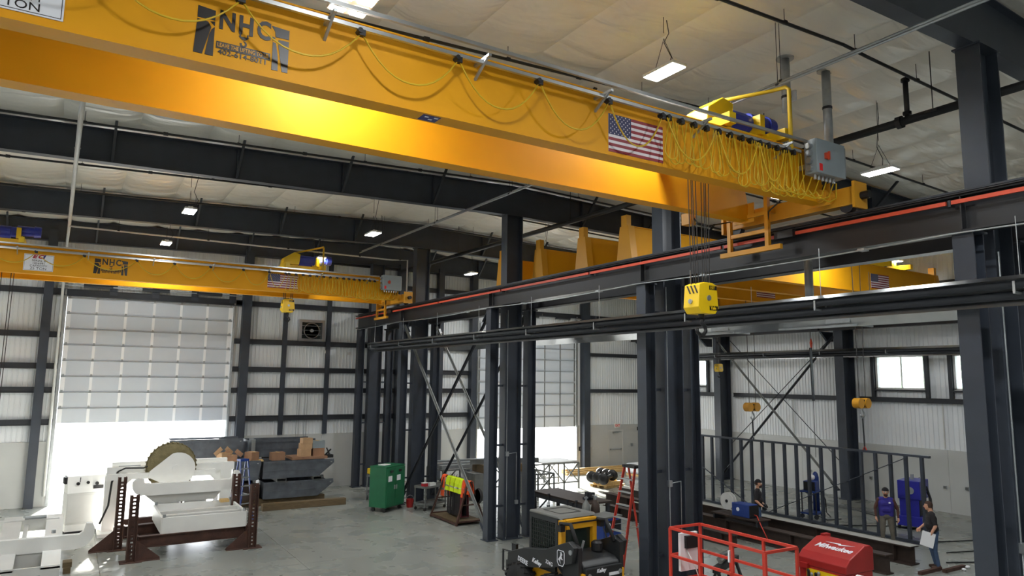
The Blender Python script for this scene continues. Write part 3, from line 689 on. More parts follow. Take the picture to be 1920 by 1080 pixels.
# ================================================================ lamps
LENS = B().box(-.15, .15, -.34, .34, -.012, 0).mesh('lens', 'lamp_lens')
CAN = B().box(-.16, .16, -.36, .36, 0, .05).box(-.06, .06, -.2, .2, .05, .11).mesh('housing', 'white_paint')
def lamp(x, y, z, lab, quad=False):
    t = thing('high_bay_lamp', lab, 'lamp', (x, y, z), group='high bay lamps')
    rz = 0.0
    if quad:
        for i in (-1, 1):
            for j in (-1, 1):
                o = B().box(i*.13-.09, i*.13+.09, j*.16-.11, j*.16+.11, -.012, 0).build('lens', 'lamp_lens', t)
        inst(CAN, 'housing', t, (0, 0, 0), (0, 0, 0), (1.5, .85, 1))
    else:
        inst(LENS, 'lens', t, (0, 0, 0)); inst(CAN, 'housing', t, (0, 0, 0))
    top = roofz(x)-.1-z
    B().cyl((0, -.25, .05), (0, 0, min(.6, top)), .005, n=5).cyl((0, .25, .05), (0, 0, min(.6, top)), .005, n=5).cyl((0, 0, min(.7, top)), (0, 0, top), .006, n=5).build('hanger_wire', 'wire', t)
    B().tube([(.1, 0, .1), (.22, .05, .35), (.1, .1, .6), (.2, .08, top*.8), (.12, .05, top)], .008, 5).build('power_cord', 'cord', t, smooth=True)
    ld = bpy.data.lights.new('lamp_light', 'AREA'); ld.shape = 'RECTANGLE'; ld.size = .3; ld.size_y = .68; ld.energy = LAMP_W; ld.color = (.95, .98, 1.0)
    lo = bpy.data.objects.new('lamp_light', ld); C.objects.link(lo); lo.parent = t; lo.location = (0, 0, -.02)
rowname = {-5.0: 'added unseen row behind the camera', 1.2: 'unseen row overhead', 8.0: 'near crane row', 13.0: 'second row', 21.4: 'third row', 27.2: 'far crane row'}  # rearmost row is added, out of view, to brighten near girder and floor
colname = {-3.3: 'left wall side', 2.5: 'left of centre', 7.95: 'left bay by the columns', 14.7: 'right bay by the columns', 20.6: 'added out of sight over right bay centre', 26.2: 'right wall side'}  # right bay centre lamps are added, hidden by the runway, to brighten that bay
for y in rowname:
    for x in colname:
        yy, xx, z = y, x, 9.5
        if y == 8.0: yy = {2.5: 8.05, 7.95: 7.6, 14.7: 8.5}.get(x, 8.0); xx = {2.5: 2.62, 7.95: 7.42}.get(x, x)
        if (x, y) == (7.95, 8.0): xx, yy, z = 8.16, 8.35, 10.1
        if x == 26.2 and y != 13.0: continue
        if x > 20 and y < 5: continue
        if x == 20.6 and y == 8.0: continue
        if x < 10 and y == 1.2: yy = 4.3 if x < 5 else 3.5  # unseen lamps shifted forward to throw more light on the front girder
        if x == -3.3 and y == 8.0: continue
        if x == 14.7 and y == 13.0: yy = 10.9
        if x == 26.2 and y == 13.0: yy = 14.9
        lamp(xx, yy, z, 'white high bay lamp, %s, %s' % (rowname[y], colname[x]), quad=(x == 2.5 and y == 8.0))
# ================================================================ pipes and conduits under the roof
def pipe(name, pts, r, m, lab, cat, hang=0, n=8, grp=None, couple=0):
    t = thing(name, lab, cat, pts[0], group=grp)
    B().tube(pts, r, n).build('pipe', m, t, world=True, smooth=True)
    for a, c in zip(pts, pts[1:]):
        a, c = Vector(a), Vector(c); L = (c-a).length
        if hang and abs(c.z-a.z) < .4*L:
            k = max(1, int(L/hang))
            for i in range(k):
                p = a.lerp(c, (i+.5)/k); zt = roofz(p.x)-.05
                if zt-p.z > .05: B().cyl(p, (p.x, p.y, zt), .006 if r < .04 else .01, n=5).box(p.x-r*1.3, p.x+r*1.3, p.y-r*1.3, p.y+r*1.3, p.z-.01, p.z+.03).build('hanger', 'wire', t, world=True)
        if couple:
            k = max(1, int(L/couple))
            for i in range(1, k):
                p = a.lerp(c, i/k); d = (c-a).normalized(); B().cyl(p-d*.05, p+d*.05, r*1.5, n=8).build('coupling', 'red_bar' if False else m, t, world=True)
    return t
def rz_(x, d): return roofz(x)-d
for y, l in ((7.1, 'above the control panel'), (10.6, 'behind the near bridge'), (14.4, 'before the second column'), (18.1, 'in front of the first visible rafter'), (21.9, 'between the visible rafters'), (25.3, 'in front of the second visible rafter'), (29.2, 'nearest the far wall')):
    pipe('sprinkler_pipe', [(XL+.2, y, rz_(XL, .38)), (RIDGE-.6, y, rz_(RIDGE, .38))], .03, 'black', 'black sprinkler branch pipe on the left roof slope, '+l, 'pipe', 3.0, grp='sprinkler pipes', couple=3.2)
    pipe('sprinkler_pipe', [(RIDGE-.6, y, rz_(RIDGE, .38)), (RIDGE+.1, y, rz_(RIDGE, .42)), (XR-.3, y, rz_(XR, .38))], .03, 'black', 'black sprinkler branch pipe on the right roof slope, '+l, 'pipe', 3.0, grp='sprinkler pipes', couple=3.2)
pipe('sprinkler_main', [(13.5, 1.0, 10.0), (13.4, 20, 10.0), (13.2, 31.5, 10.0)], .085, 'black', 'thick black sprinkler main running the length of the hall', 'pipe', 3.5, couple=6)
t = pipe('riser_pipe', [(13.5, 7.2, 10.05), (13.5, 7.2, 10.88)], .05, 'black', 'short black riser joining the sprinkler main to a branch', 'pipe')
for z in (10.12, 10.8): B().cyl((13.5, 7.2, z), (13.5, 7.2, z+.06), .08, n=10).build('flange', 'black', t, world=True)
for dx, l in ((0, 'lower of the pair'), (.09, 'upper of the pair')):
    pipe('conduit', [(10.0+dx, 1.0, 10.0+dx), (10.0+dx, 14, 10.0+dx), (9.75+dx, 27.7, 10.0+dx)], .022, 'galv', 'grey conduit under the rafters left of the columns, '+l, 'conduit', 3.5, grp='long conduits')
pipe('conduit', [(-.15, 12, 10.0), (-.3, 20.5, 10.0), (-.42, 27.6, 9.9), (-.5, 31.6, 9.95), (-.5, 31.9, 9.8), (-.5, 31.95, .4)], .05, 'off_white', 'white pipe running along the hall and down beside the big door', 'pipe', 4)
pipe('conduit', [(-.42, 27.7, 9.85), (11.2, 27.7, 9.85), (11.75, 27.4, 9.85), (11.75, 27.4, 8.0)], .03, 'off_white', 'white conduit crossing above the far crane', 'conduit', 2.6)
for x, y, l in ((11.45, 8.4, 'left one above the hoist'), (12.6, 8.3, 'right one above the control panel')):
    t = pipe('flue_pipe', [(x, y, 10.1 if x < 12 else 9.6), (x, y, roofz(x))], .085, 'galv', 'round silver flue pipe hanging from the roof, '+l, 'flue', n=14, grp='flues')
    B().cyl((x, y, roofz(x)-.1), (x, y, roofz(x)-.07), .17, n=16).build('collar', 'galv', t, world=True)
    B().cyl((x, y, 10.4), (x, y, 10.45), .095, n=14).build('clamp', 'girt', t, world=True)
t = pipe('flue_pipe', [(11.1, 8.36, 6.25), (11.6, 8.36, 6.3), (11.85, 8.36, 6.4), (11.85, 8.36, 7.7), (12.2, 8.36, 7.8), (12.6, 8.36, 7.45)], .08, 'galv', 'silver flue pipe rising from the tube heater to the runway', 'flue', n=14, grp='flues')
t = tag(B().box(11.52, 11.58, 8.26, 8.38, 10.35, 10.55).build('flue_tag', 'paper'), 'small white tag on the left flue pipe', 'tag')
# vertical conduits on columns
def colconduit(x, y, z0, z1, dx, l):
    t = thing('conduit', 'thin conduit and switch box on the roof column, '+l, 'conduit', (x, y, z0))
    B().tube([(x, y, z0), (x, y, 2.55), (x+dx*.3, y, 2.6), (x+dx, y, 2.62), (x+dx, y, 2.5), (x+dx, y, 1.15)], .012, 6).build('pipe', 'galv', t, world=True, smooth=True)
    B().tube([(x-.02, y, 2.6), (x-.02, y, z1)], .012, 6).build('pipe', 'galv', t, world=True)
    B().box(x-.05, x+.05, y-.04, y+.02, 2.52, 2.66).build('junction_box', 'galv', t, world=True); B().box(x+dx-.05, x+dx+.05, y-.05, y+.02, 1.05, 1.17).build('outlet_box', 'galv', t, world=True)
for (y, l) in ((12.3, 'second from the right edge'), (19.4, 'third, above the loader')): colconduit(11.78, y-.2, .1, 7.1, .35, l)
colconduit(11.78, 5.05, .1, 6.9, .3, 'at the right edge of the view')
# wavy conduit under the runway
pts = []
y = 1.2
while y < 31.4: pts.append((LX-.22, y, 7.15-.06*abs(math.sin((y-5.25)*math.pi/7.1)))); y += .7
t = thing('conduit', 'sagging grey conduit strung along the underside of the runway', 'conduit', pts[0])
B().tube(pts, .014, 6).build('pipe', 'galv', t, world=True, smooth=True)
for k in range(3, len(pts), 5): B().box(pts[k][0]-.03, pts[k][0]+.12, pts[k][1]-.06, pts[k][1]+.06, pts[k][2]-.01, pts[k][2]+.03).build('clamp', 'galv', t, world=True)
# ================================================================ radiant tube heaters
def heater(x, z, y0, y1, lab, s=1.0, burners=(), tilt=0.0):
    def R(p): return (x+p[0]*math.cos(tilt)-p[1]*math.sin(tilt), z+p[0]*math.sin(tilt)+p[1]*math.cos(tilt))
    def R3(a, y): q = R((a, 0)); return (q[0], y, q[1])
    t = thing('tube_heater', lab, 'heater', (x, y0, z), group='radiant tube heaters')
    B().tube([R3(-.1, y0), R3(-.1, y1-.1), R3(-.04, y1), R3(.04, y1), R3(.1, y1-.1), R3(.1, y0)], .062, 10).build('tube', 'girt', t, world=True, smooth=True)
    w_ = .24*s; pr = [R(p) for p in ((-w_, -.06), (-w_*.72, .1), (-w_*.3, .15), (w_*.3, .15), (w_*.72, .1), (w_, -.06))]
    n = len(pr); pr2 = [(p[0]+(x-p[0])*.03, p[1]+(z-p[1])*.05) for p in pr]
    L = y0
    while L < y1-.2:
        e = min(L+3.0, y1-.2); b = B()
        vs = [(p[0], yy, p[1]) for yy in (L, e) for p in pr] + [(p[0], yy, p[1]) for yy in (L, e) for p in pr2]
        fs = [(i, i+1, n+i+1, n+i) for i in range(n-1)] + [(2*n+i, 3*n+i, 3*n+i+1, 2*n+i+1) for i in range(n-1)]
        b.add(vs, fs); b.build('reflector', 'aluminium', t, world=True)
        B().box(x-.16, x+.16, L+.4, L+.43, z-.07, z-.04).box(x-.17, x-.15, L+.4, L+.43, z-.07, z+.1).box(x+.15, x+.17, L+.4, L+.43, z-.07, z+.1).build('tube_hanger', 'galv', t, world=True)
        B().cyl((x, L+.4, z+.1), (x, L+.4, 7.2), .006, n=5).build('chain', 'galv', t, world=True)
        L = e
    for by in burners:
        B().box(x-.25, x+.15, by-.28, by+.28, z-.18, z+.2).build('burner_box', 'galv', t, world=True, bev=.01)
        B().tube([(x-.2, by+.3, z+.05), (x-.2, by+.6, z+.02), (x-.2, by+.85, z), (x-.1, by+1.0, z)], .08, 10).build('flex_duct', 'aluminium', t, world=True, smooth=True)
        B().box(x-.3, x+.4, by-.4, by-.36, z-.25, z-.21).box(x-.34, x-.3, by-.5, by+1.4, z-.26, z-.22).build('support_rail', 'galv', t, world=True)
    return t
heater(10.8, 6.19, 1.0, 29.0, 'long dark tube heater with bright reflector hung beside the middle columns', tilt=-.75)
heater(13.9, 6.33, 2.0, 27.6, 'polished reflector tube heater behind the middle columns, with burner boxes', 1.3, (9.0, 12.2), .75)
heater(28.2, 6.2, 4.0, 30.0, 'tube heater with bright reflector along the right wall', tilt=-.6)
# ================================================================ wall equipment
fan = thing('exhaust_fan', 'square silver exhaust fan set in the far wall beside a column', 'fan', (9.17, YF-.16, 6.5))
rect_frame(B(), -.58, .58, 0, .98, -.05, .2, .12).build('housing', 'aluminium', fan)
B().box(-.46, .46, .16, .2, .12, .86).build('shutter', 'dark_glass', fan)
B().lathe([(.36, 0), (.36, .08), (.33, .08), (.33, 0)], (0, .02, .49), 'y', 24).build('venturi_ring', 'aluminium', fan)
for k in range(5):
    a = 2*math.pi*k/5; B().bar((0, .08, .49), (.3*math.cos(a), .06, .49+.3*math.sin(a)), .12, .01, (0, 1, .4)).build('blade', 'galv', fan)
B().cyl((0, .0, .49), (0, .12, .49), .08, n=14).build('hub', 'galv', fan)
for k in range(3): B().bar((-.46, .0, .3+.2*k), (.46, .0, .3+.2*k), .012, .012).build('guard_bar', 'galv', fan)
for x, z, wd, h, dp, m, l in ((11.0, 6.0, .18, .12, .08, 'off_white', 'small white box on the far wall girt left of the columns'), (9.95, 6.05, .25, .14, .08, 'off_white', 'white junction box on the girt under the fan'), (8.75, 1.95, .3, .45, .1, 'black', 'left of two black control stations on the far wall'), (9.1, 1.95, .3, .45, .1, 'black', 'right of two black control stations on the far wall'),
                            (10.4, 1.15, .1, .1, .05, 'off_white', 'small outlet box on the far wall above the timbers'), (25.4, 1.1, .1, .14, .05, 'off_white', 'small switch plate beside the personnel door'), (28.3, 1.2, .14, .14, .06, 'galv', 'small sounder box right of the personnel door'), (28.8, 2.1, .12, .2, .06, 'black', 'small black box high on the wainscot near the corner'), (24.5, 1.1, .12, .22, .06, 'black', 'black door control on the jamb of the second door')):
    t = thing('wall_box', l, 'box', (x, YF-.02-dp, z))
    B().box(-wd/2, wd/2, 0, dp, -h/2, h/2).build('case', m, t, bev=.006); B().box(-wd/2+.015, wd/2-.015, -.006, 0, -h/2+.015, h/2-.015).build('cover', m, t)
    if m == 'black': B().cyl((0, -.02, h*.2), (0, 0, h*.2), .02).cyl((0, -.02, -.02), (0, 0, -.02), .02).build('buttons', 'galv', t)
for x in (8.75, 9.1):
    for d in (-.05, .05): tag(B().cyl((x+d, YF-.05, 2.2), (x+d, YF-.05, 4.2), .012, n=6).build('conduit', 'galv'), 'thin conduit above the %s black control station, %s one' % ('left' if x < 9 else 'right', 'left' if d < 0 else 'right'), 'conduit', 'control conduits')
for y, z, l in ((22.3, .95, 'left of the wall brace'), (20.9, .9, 'second from the left'), (18.0, .95, 'right of the wall column'), (15.0, .95, 'near the blue machine'), (14.2, 1.0, 'rightmost')):
    t = thing('wall_outlet', 'small outlet box on the right wall, '+l, 'outlet', (XR-.07, y, z)); B().box(0, .05, -.06, .06, -.06, .06).build('case', 'galv', t); B().box(-.008, 0, -.045, .045, -.045, .045).build('cover', 'grey_steel', t)
for y in (21.7, 14.9): tag(B().cyl((XR-.04, y, WZ+.05), (XR-.04, y, 4.15), .025, n=8).build('downpipe', 'off_white'), 'short white vertical pipe on the right wall, %s' % ('left of the column' if y > 20 else 'below the window'), 'pipe', 'short wall pipes')
def extinguisher(x, l):
    t = thing('fire_extinguisher', l, 'fire extinguisher', (x, YF-.12, .95))
    B().lathe([(.0, 0), (.08, .01), (.085, .05), (.085, .42), (.06, .5), (.03, .53)], (0, 0, 0), 'z', 16).build('cylinder', 'crimson', t, smooth=True)
    B().cyl((0, 0, .53), (0, 0, .6), .025).box(-.02, .02, -.1, .03, .59, .62).build('valve', 'black', t); B().tube([(.03, 0, .56), (.12, 0, .5), (.12, 0, .2), (.1, 0, .08)], .014, 6).build('hose', 'black', t, smooth=True)
    B().box(-.06, .06, -.09, -.084, .18, .34).build('label_plate', 'decal_white', t)
extinguisher(12.0, 'red fire extinguisher on the far wall above the green job box')
t = thing('wall_sign', 'small red fire extinguisher sign high on the far wall', 'sign', (12.0, YF-.05, 2.15)); B().box(-.1, .1, 0, .02, 0, .3).build('plate', 'exit_red', t); B().box(-.03, .03, -.004, 0, .05, .2).build('symbol', 'decal_white', t)
# trees outside the right wall windows
for k, (x, y, h, l) in enumerate(((44, 22, 9, 'behind the middle window'), (47, 27, 10, 'behind the left part of the wall'), (43, 33, 9, 'behind the left window'), (45, 17.5, 8.5, 'behind the right window'))):
    t = thing('tree', 'pale green leafy tree outside, '+l, 'tree', (x, y, -.06), group='trees outside')
    B().cyl((0, 0, 0), (.1, .1, h*.55), .22, .1, 8).build('trunk', 'bark', t)
    b = B(); rr = random.Random(k)
    for i in range(420):
        a, u = rr.random()*6.283, rr.uniform(-1, 1); r = 2.6*rr.random()**.4; c = Vector((r*math.cos(a)*math.sqrt(1-u*u), r*math.sin(a)*math.sqrt(1-u*u), h*.62+r*u*1.2)); s = .3
        d1 = Vector((rr.uniform(-1, 1), rr.uniform(-1, 1), rr.uniform(-1, 1))).normalized(); d2 = d1.orthogonal().normalized()
        b.add([c-d1*s, c+d2*s*.6, c+d1*s, c-d2*s*.6], [(0, 1, 2, 3)])
    f = b.build('foliage', 'foliage', t); f['kind'] = 'stuff'
# ================================================================ things on the floor, left side
def arcpts(cx, cz, r, a0, a1, n): return [(cx+r*math.cos(math.radians(a0+(a1-a0)*k/n)), cz+r*math.sin(math.radians(a0+(a1-a0)*k/n))) for k in range(n+1)]
def hook_rail(b, x0, x1, z0, z1, y0, y1, right=True, left=False):
    h = z1-z0
    b.box(x0, x1, y0, y1, z0, z1)
    if right: b.prism([(x1, z0), (x1+.1, z0)]+arcpts(x1+.1, z0+h*1.15, h*1.15, -85, 15, 8)+[(x1+.1+h*.98, z1+h*.72), (x1+.1+h*.6, z1+h*.74), (x1+.1+h*.45, z1+h*.2), (x1+.1+h*.2, z1), (x1, z1)], 'y', y0, y1)
    if left: b.prism(list(reversed([(x0, z0), (x0-.2, z0+.02)]+[(2*x0-p[0], p[1]) for p in arcpts(x0+.2, z0+h*.9, h*.9, -80, 20, 6)]+[(x0-.22-h*.5, z1+h*.5), (x0-.1-h*.3, z1+h*.45), (x0-.18, z1+.02), (x0, z1)])), 'y', y0, y1)
    return b
# white sled in the lower left corner
t = thing('steel_sled', 'white painted steel sled with an upturned hook rail in the lower left corner', 'steel frame', (-.4, 22.0, 0))
hook_rail(B(), -2.6, .75, .42, .78, 0, .2).build('hook_rail', 'white_paint', t)
hook_rail(B(), -2.6, .45, .6, .9, 2.1, 2.3, False).build('rear_rail', 'off_white', t)
for x, wd in ((-2.1, .4), (-.62, .42), (.35, .4)):
    B().prism([(-.9, .2), (2.5, .86), (2.5, .94), (-.9, .28)], 'x', x-wd/2, x+wd/2).build('cross_plate', 'off_white' if x < 0 else 'white_paint', t)
    B().box(x-wd/2, x+wd/2, -.9, -.6, 0, .24).build('leg', 'off_white', t)
B().box(-2.6, .5, -.88, -.8, .06, .26).build('front_sill', 'off_white', t); B().box(-2.6, .5, .05, .15, .02, .42).build('web_plate', 'off_white', t)
for x in (-1.3, -.3): B().prism([(.5, .45), (2.1, .7), (2.1, .78), (.5, .53)], 'x', x-.05, x+.05).build('stringer', 'off_white', t)
for x in (-1.35, -.1): B().cyl((x-.25, 1.95, .98), (x+.25, 1.95, .98), .05).build('pin', 'galv', t)
B().cyl((.35, .3, .82), (.35, .3, .9), .05).box(.3, .4, -.2, -.12, .3, .38).build('bolt', 'galv', t)
B().box(.62, .78, -.75, -.3, 0, .14).box(.6, .8, -.72, -.35, .14, .26).build('timber_block', 'timber', t)
# control cabinet
t = thing('control_cabinet', 'white electrical cabinet with gauges on a sloped console beside the door opening', 'cabinet', (.75, 26.75, 0), math.radians(8))
B().box(-.6, .6, -.4, .4, .08, .28).build('plinth', 'white_paint', t); B().box(-.58, .58, -.42, .42, 0, .08).build('skid', 'black', t)
B().box(-.6, .55, -.38, .38, .28, 1.22).build('body', 'panel_grey' if False else 'off_white', t, bev=.01)
B().box(-.56, .5, -.395, -.38, .34, 1.16).build('door', 'off_white', t, bev=.004)
B().prism([(-.36, 1.22), (.38, 1.22), (.38, 1.72), (-.2, 1.72)], 'x', -.6, .52).build('console', 'white_paint', t, bev=.01)
cb = B().box(-.3, -.2, -.36, -.3, 1.42, 1.6)
for x, z, r in ((-.32, 1.5, .05), (-.05, 1.52, .045), (.2, 1.48, .05)): B().cyl((x, -.33, z), (x, -.27, z), r, n=14).build('gauge', 'black', t)
B().cyl((-.28, -.36, 1.55), (-.28, -.4, 1.7), .012).build('lever', 'black', t); B().box(.1, .38, -.335, -.3, 1.32, 1.42).build('name_plate', 'black', t); B().box(-.68, -.6, -.2, .1, 1.5, 1.7).build('side_box', 'black', t)
B().tube([(.56, .0, .5), (.72, -.05, .3), (.85, .1, .35), (.8, .2, .8), (.95, .3, 1.3)], .035, 8).build('hose', 'black', t, smooth=True)
# gantry with flat tyre disc
t = thing('handling_gantry', 'white painted gantry machine carrying a big tyre wheel beside the big door', 'machine', (3.1, 25.4, 0))
for x in (-1.75, 1.6): B().box(x-.17, x+.17, .3, .6, .1, 1.78).build('post', 'white_paint', t)
for x in (-1.75, 1.6): B().box(x-.3, x+.3, -.1, 1.0, 0, .1).build('foot', 'white_paint', t)
B().box(-1.9, 1.85, .3, .6, 1.78, 2.02).box(-1.75, 1.7, .75, .95, 1.9, 2.12).build('top_beam', 'white_paint', t); B().box(-1.9, 1.2, -.1, .1, 1.68, 1.86).build('front_beam', 'white_paint', t)
B().prism([(-1.55, 1.3), (-1.0, 1.78), (-1.58, 1.78)], 'y', .35, .55).prism([(1.43, 1.3), (1.43, 1.78), (.95, 1.78)], 'y', .35, .55).build('knee_gusset', 'white_paint', t)
w_ = B().lathe([(.3, -.14), (.62, -.16), (.72, -.1), (.74, 0), (.72, .1), (.62, .16), (.3, .14)], (-.12, .1, 2.02), 'y', 32).build('tyre', 'tread_tan', t, smooth=True)
lug = B()
for k in range(32):
    a = 2*math.pi*k/32; c = Vector((-.12+.74*math.cos(a), .1, 2.02+.74*math.sin(a))); d = Vector((math.cos(a), 0, math.sin(a))); lug.bar(c+Vector((0, -.14, 0)), c+Vector((0, .14, 0)), .06, .012, d)
lug.build('tread_lugs', 'tread_tan', w_)
B().prism(arcpts(.05, 1.93, .52, -100, 110, 14)+[(-.75, 1.9), (-.78, 1.72), (-.2, 1.42)], 'y', -.16, -.1).build('wheel_guard', 'white_paint', t)
B().cyl((-.0, -.2, 1.95), (0, .0, 1.95), .12, n=16).build('axle_hub', 'white_paint', t)
hook_rail(B(), -.75, 1.35, 1.28, 1.62, -.95, -.7, True, True).build('cradle_rail', 'white_paint', t)
B().prism([(-1.0+.1, 1.28), (1.3, 1.28), (1.1, 1.02), (-.6, 1.02)], 'y', -.8, -.6).build('rail_keel', 'off_white', t)
for x in (-.25, .55): B().box(x-.32, x+.32, -.75, -.35, .52, 1.02).build('pedestal', 'white_paint', t)
for z in (.6, .74, .88): B().box(.07, .23, -.6, -.5, z, z+.05).build('rung', 'off_white', t)
B().tube([(-1.6, .25, 1.9), (-1.4, .2, 2.0), (-.9, .0, 2.0), (-.7, .0, 2.1)], .025, 6).tube([(-1.6, .25, 1.9), (-1.75, .2, 1.6), (-1.8, .15, .9), (-2.0, .0, .4)], .03, 6).build('hydraulic_hose', 'black', t, smooth=True)
B().cyl((-1.6, .1, 2.08), (-1.0, .1, 2.08), .015).build('grab_rail', 'galv', t)
# rust coloured stands and the white box frame on them
def stand(x, y, lab, sgn, h):
    t = thing('jack_stand', lab, 'stand', (x, y, 0), group='rusty stands')
    b = B()
    for s in (-1, 1): b.box(s*.1-.012, s*.1+.012, -.12, .12, .02, h)
    b.build('upright', 'rust', t)
    # perforated web: ladder of strips leaves square holes
    n = int((h-.1)/.1)
    for k in range(n+1): B().box(-.088, .088, -.012, .012, .02+k*.1, .02+k*.1+.055).build('web_strip', 'rust', t)
    B().box(-.088, -.03, -.011, .011, .02, h).box(.03, .088, -.011, .011, .02, h).build('web_edge', 'rust', t)
    B().box(-.26, .26, -.2, .2, 0, .02).build('base_plate', 'rust', t)
    B().prism([(.11*sgn, .02), (.7*sgn, .02), (.7*sgn, .06), (.11*sgn, .55)], 'y', -.012, .012).build('gusset', 'rust', t); B().prism([(.12, .02), (.5, .02), (.12, .45)], 'x', -.012, .012).build('gusset', 'rust', t)
    B().box(.0 if sgn > 0 else -.7, .7 if sgn > 0 else 0, -.1, .1, 0, .018).build('foot_plate', 'rust', t)
stand(1.72, 21.75, 'rusty perforated stand nearest the camera, left end of the white box frame', 1, 1.72)
stand(1.5, 23.4, 'rusty perforated stand behind the nearest one on the left', -1, 2.0)
stand(4.82, 21.9, 'rusty stand right of the white box frame in front', -1, 1.78)
stand(4.7, 23.9, 'rusty stand right of the white box frame, by the blue ladder', 1, 1.85)
for (x0, y0, x1, y1, l) in ((1.83, 21.95, 4.72, 22.1, 'front rusty crossbar under the white box frame'), (1.6, 23.6, 4.6, 24.1, 'rear rusty crossbar under the white box frame')):
    t = thing('crossbar', l, 'beam', (x0, y0, .3), group='rusty crossbars'); B().ibeam((x0, y0, .45), (x1, y1, .45), .3, .2, .02, .015).build('bar', 'rust', t, world=True)
    for x, y in ((x0+.05, y0), (x1-.05, y1)): B().box(x-.015, x+.015, y-.14, y+.14, .28, .62).build('end_plate', 'rust', t, world=True)
t = thing('skid_box', 'white open box frame resting on the rusty crossbars', 'steel box', (3.5, 23.2, .6))
for y in (-1.2, 1.1): B().box(-1.05, 1.15, y-.03, y+.03, 0, .42).build('side_channel', 'white_paint', t)
for x in (-1.05, 1.15): B().box(x-.03, x+.03, -1.2, 1.1, 0, .42).build('end_channel', 'white_paint', t)
for y in (-.55, .1): B().box(-1.02, 1.12, y-.1, y+.1, .2, .38).build('cross_member', 'off_white', t)
B().box(-1.0, 1.1, -1.1, 1.05, .0, .03).build('bottom_plate', 'off_white', t)
for x in (-1.0, 1.1):
    for y in (-1.15, 1.05): B().cyl((x, y, .42), (x, y, .5), .04, n=8).build('lug', 'galv', t)
B().box(.75, 1.0, .6, .9, .42, .5).build('wood_block', 'pine', t)
for k, (x, y, z) in enumerate(((2.3, 25.0, .0), (2.2, 24.75, .2), (2.4, 24.8, .4))):
    tag(B().box(x-.75, x+.75, y-.1, y+.1, z, z+.2).build('steel_billet', 'rust'), 'rusty steel bar in the small pile behind the left stands, %s' % ('lowest', 'middle', 'topmost')[k], 'bar', 'rusty bar pile')
# dark steel trough bodies
def trough(x0, x1, y, z, h, dep, lab, tip=.62, m='mill_steel', left=False):
    t = thing('steel_trough', lab, 'steel trough', (x0, y, z), group='stacked steel troughs')
    L = x1-x0; th = .03
    pr = [(0, 0), (L-tip, 0), (L, h-.14), (L-.02, h), (0, h)]
    for yy in (0, dep-th): B().prism(pr, 'y', yy, yy+th).build('side_plate', m, t)
    B().box(0, L-tip, th, dep-th, 0, th).build('floor_plate', m, t)
    B().bar((L-tip, dep/2, .015), (L-.01, dep/2, h-.14), dep-2*th, th).build('nose_plate', m, t)
    if not left: B().box(0, th, th, dep-th, 0, h).build('end_plate', m, t)
    B().box(0, L-.05, -.02, 0, h-.1, h-.03).build('rim', m, t); B().box(0, L-tip-.1, -.012, 0, h*.42, h*.46).build('seam_rib', m, t)
    for k in range(3): B().box(L*.3+k*.3, L*.3+k*.3+.06, -.03, 0, h-.14, h-.04).build('lug', m, t)
    B().cyl((L-.12, -.012, h-.08), (L-.12, 0, h-.08), .045, n=10).build('eye', 'off_white', t)
    return t
trough(6.55, 9.25, 28.3, .28, .62, 1.3, 'dark steel trough at the bottom of the right stack')
trough(6.5, 9.25, 28.3, 1.03, .64, 1.3, 'dark steel trough in the middle of the right stack with cartons on it')
trough(5.4, 6.4, 28.2, 1.03, .72, 1.2, 'short dark steel trough left of the carton stack', .1)
trough(5.4, 6.4, 28.3, .28, .62, 1.2, 'short rusty trough at the bottom beside the stands', .1, 'dark_scale')
trough(3.4, 6.1, 30.1, 1.72, .72, 1.1, 'long dark steel trough high on the left, behind the tyre', .1)
trough(6.3, 9.0, 30.1, 1.66, .68, 1.1, 'dark steel trough on top at the back of the stack')
for x in (4.1, 5.4, 7.0, 8.3): tag(B().box(x-.15, x+.15, 30.2, 31.1, 0, 1.66 if x > 6 else 1.72).build('support_block', 'dark_scale'), 'dark steel block under the rear troughs, %s' % {4.1: 'leftmost', 5.4: 'second', 7.0: 'third', 8.3: 'rightmost'}[x], 'block', 'support blocks')
for x in (5.6, 7.2, 8.6):
    t = thing('spacer_tube', 'square steel tube spacer between the stacked troughs, %s' % {5.6: 'left', 7.2: 'middle', 8.6: 'right'}[x], 'spacer', (x, 28.25, .9), group='spacers')
    rect_frame(B(), -.18, .18, 0, .13, 0, 1.3, .012).build('tube', 'grey_steel', t)
for x0, x1, y, l in ((6.35, 9.5, 27.55, 'front weathered timber on the floor before the troughs'), (6.3, 9.0, 28.7, 'rear weathered timber under the troughs'), (5.3, 6.5, 28.9, 'short timber under the left troughs')):
    tag(B().box(x0, x1, y-.14, y+.14, 0, .25 if y < 28 else .275).build('timber', 'timber', bev=.015), l, 'timber', 'timbers')
tag(B().box(6.3, 6.45, 29.6, 30.09, 1.7, 2.42).build('steel_plate', 'aluminium'), 'bright upright steel plate between the rear troughs', 'plate')
def carton(x, y, z, wx, wy, h, rz, lab, m='carton', open_=False):
    t = thing('carton', lab, 'carton', (x, y, z), rz, 'cartons on the troughs')
    B().box(-wx/2, wx/2, -wy/2, wy/2, 0, h).build('box', m, t); B().box(-.03, .03, -wy/2-.002, wy/2+.002, h, h+.003).build('tape', 'pine', t)
    if open_:
        for s in (-1, 1): B().bar((s*wx/2, 0, h), (s*(wx/2+.1), 0, h+.12), wy, .008, (0, 1, 0)).build('flap', m, t)
bz = 1.68
sk = tag(B().box(7.6, 9.0, 28.4, 29.4, bz, bz+.1).build('pallet_deck', 'carton_brown'), 'low brown pallet deck under the cartons', 'pallet')
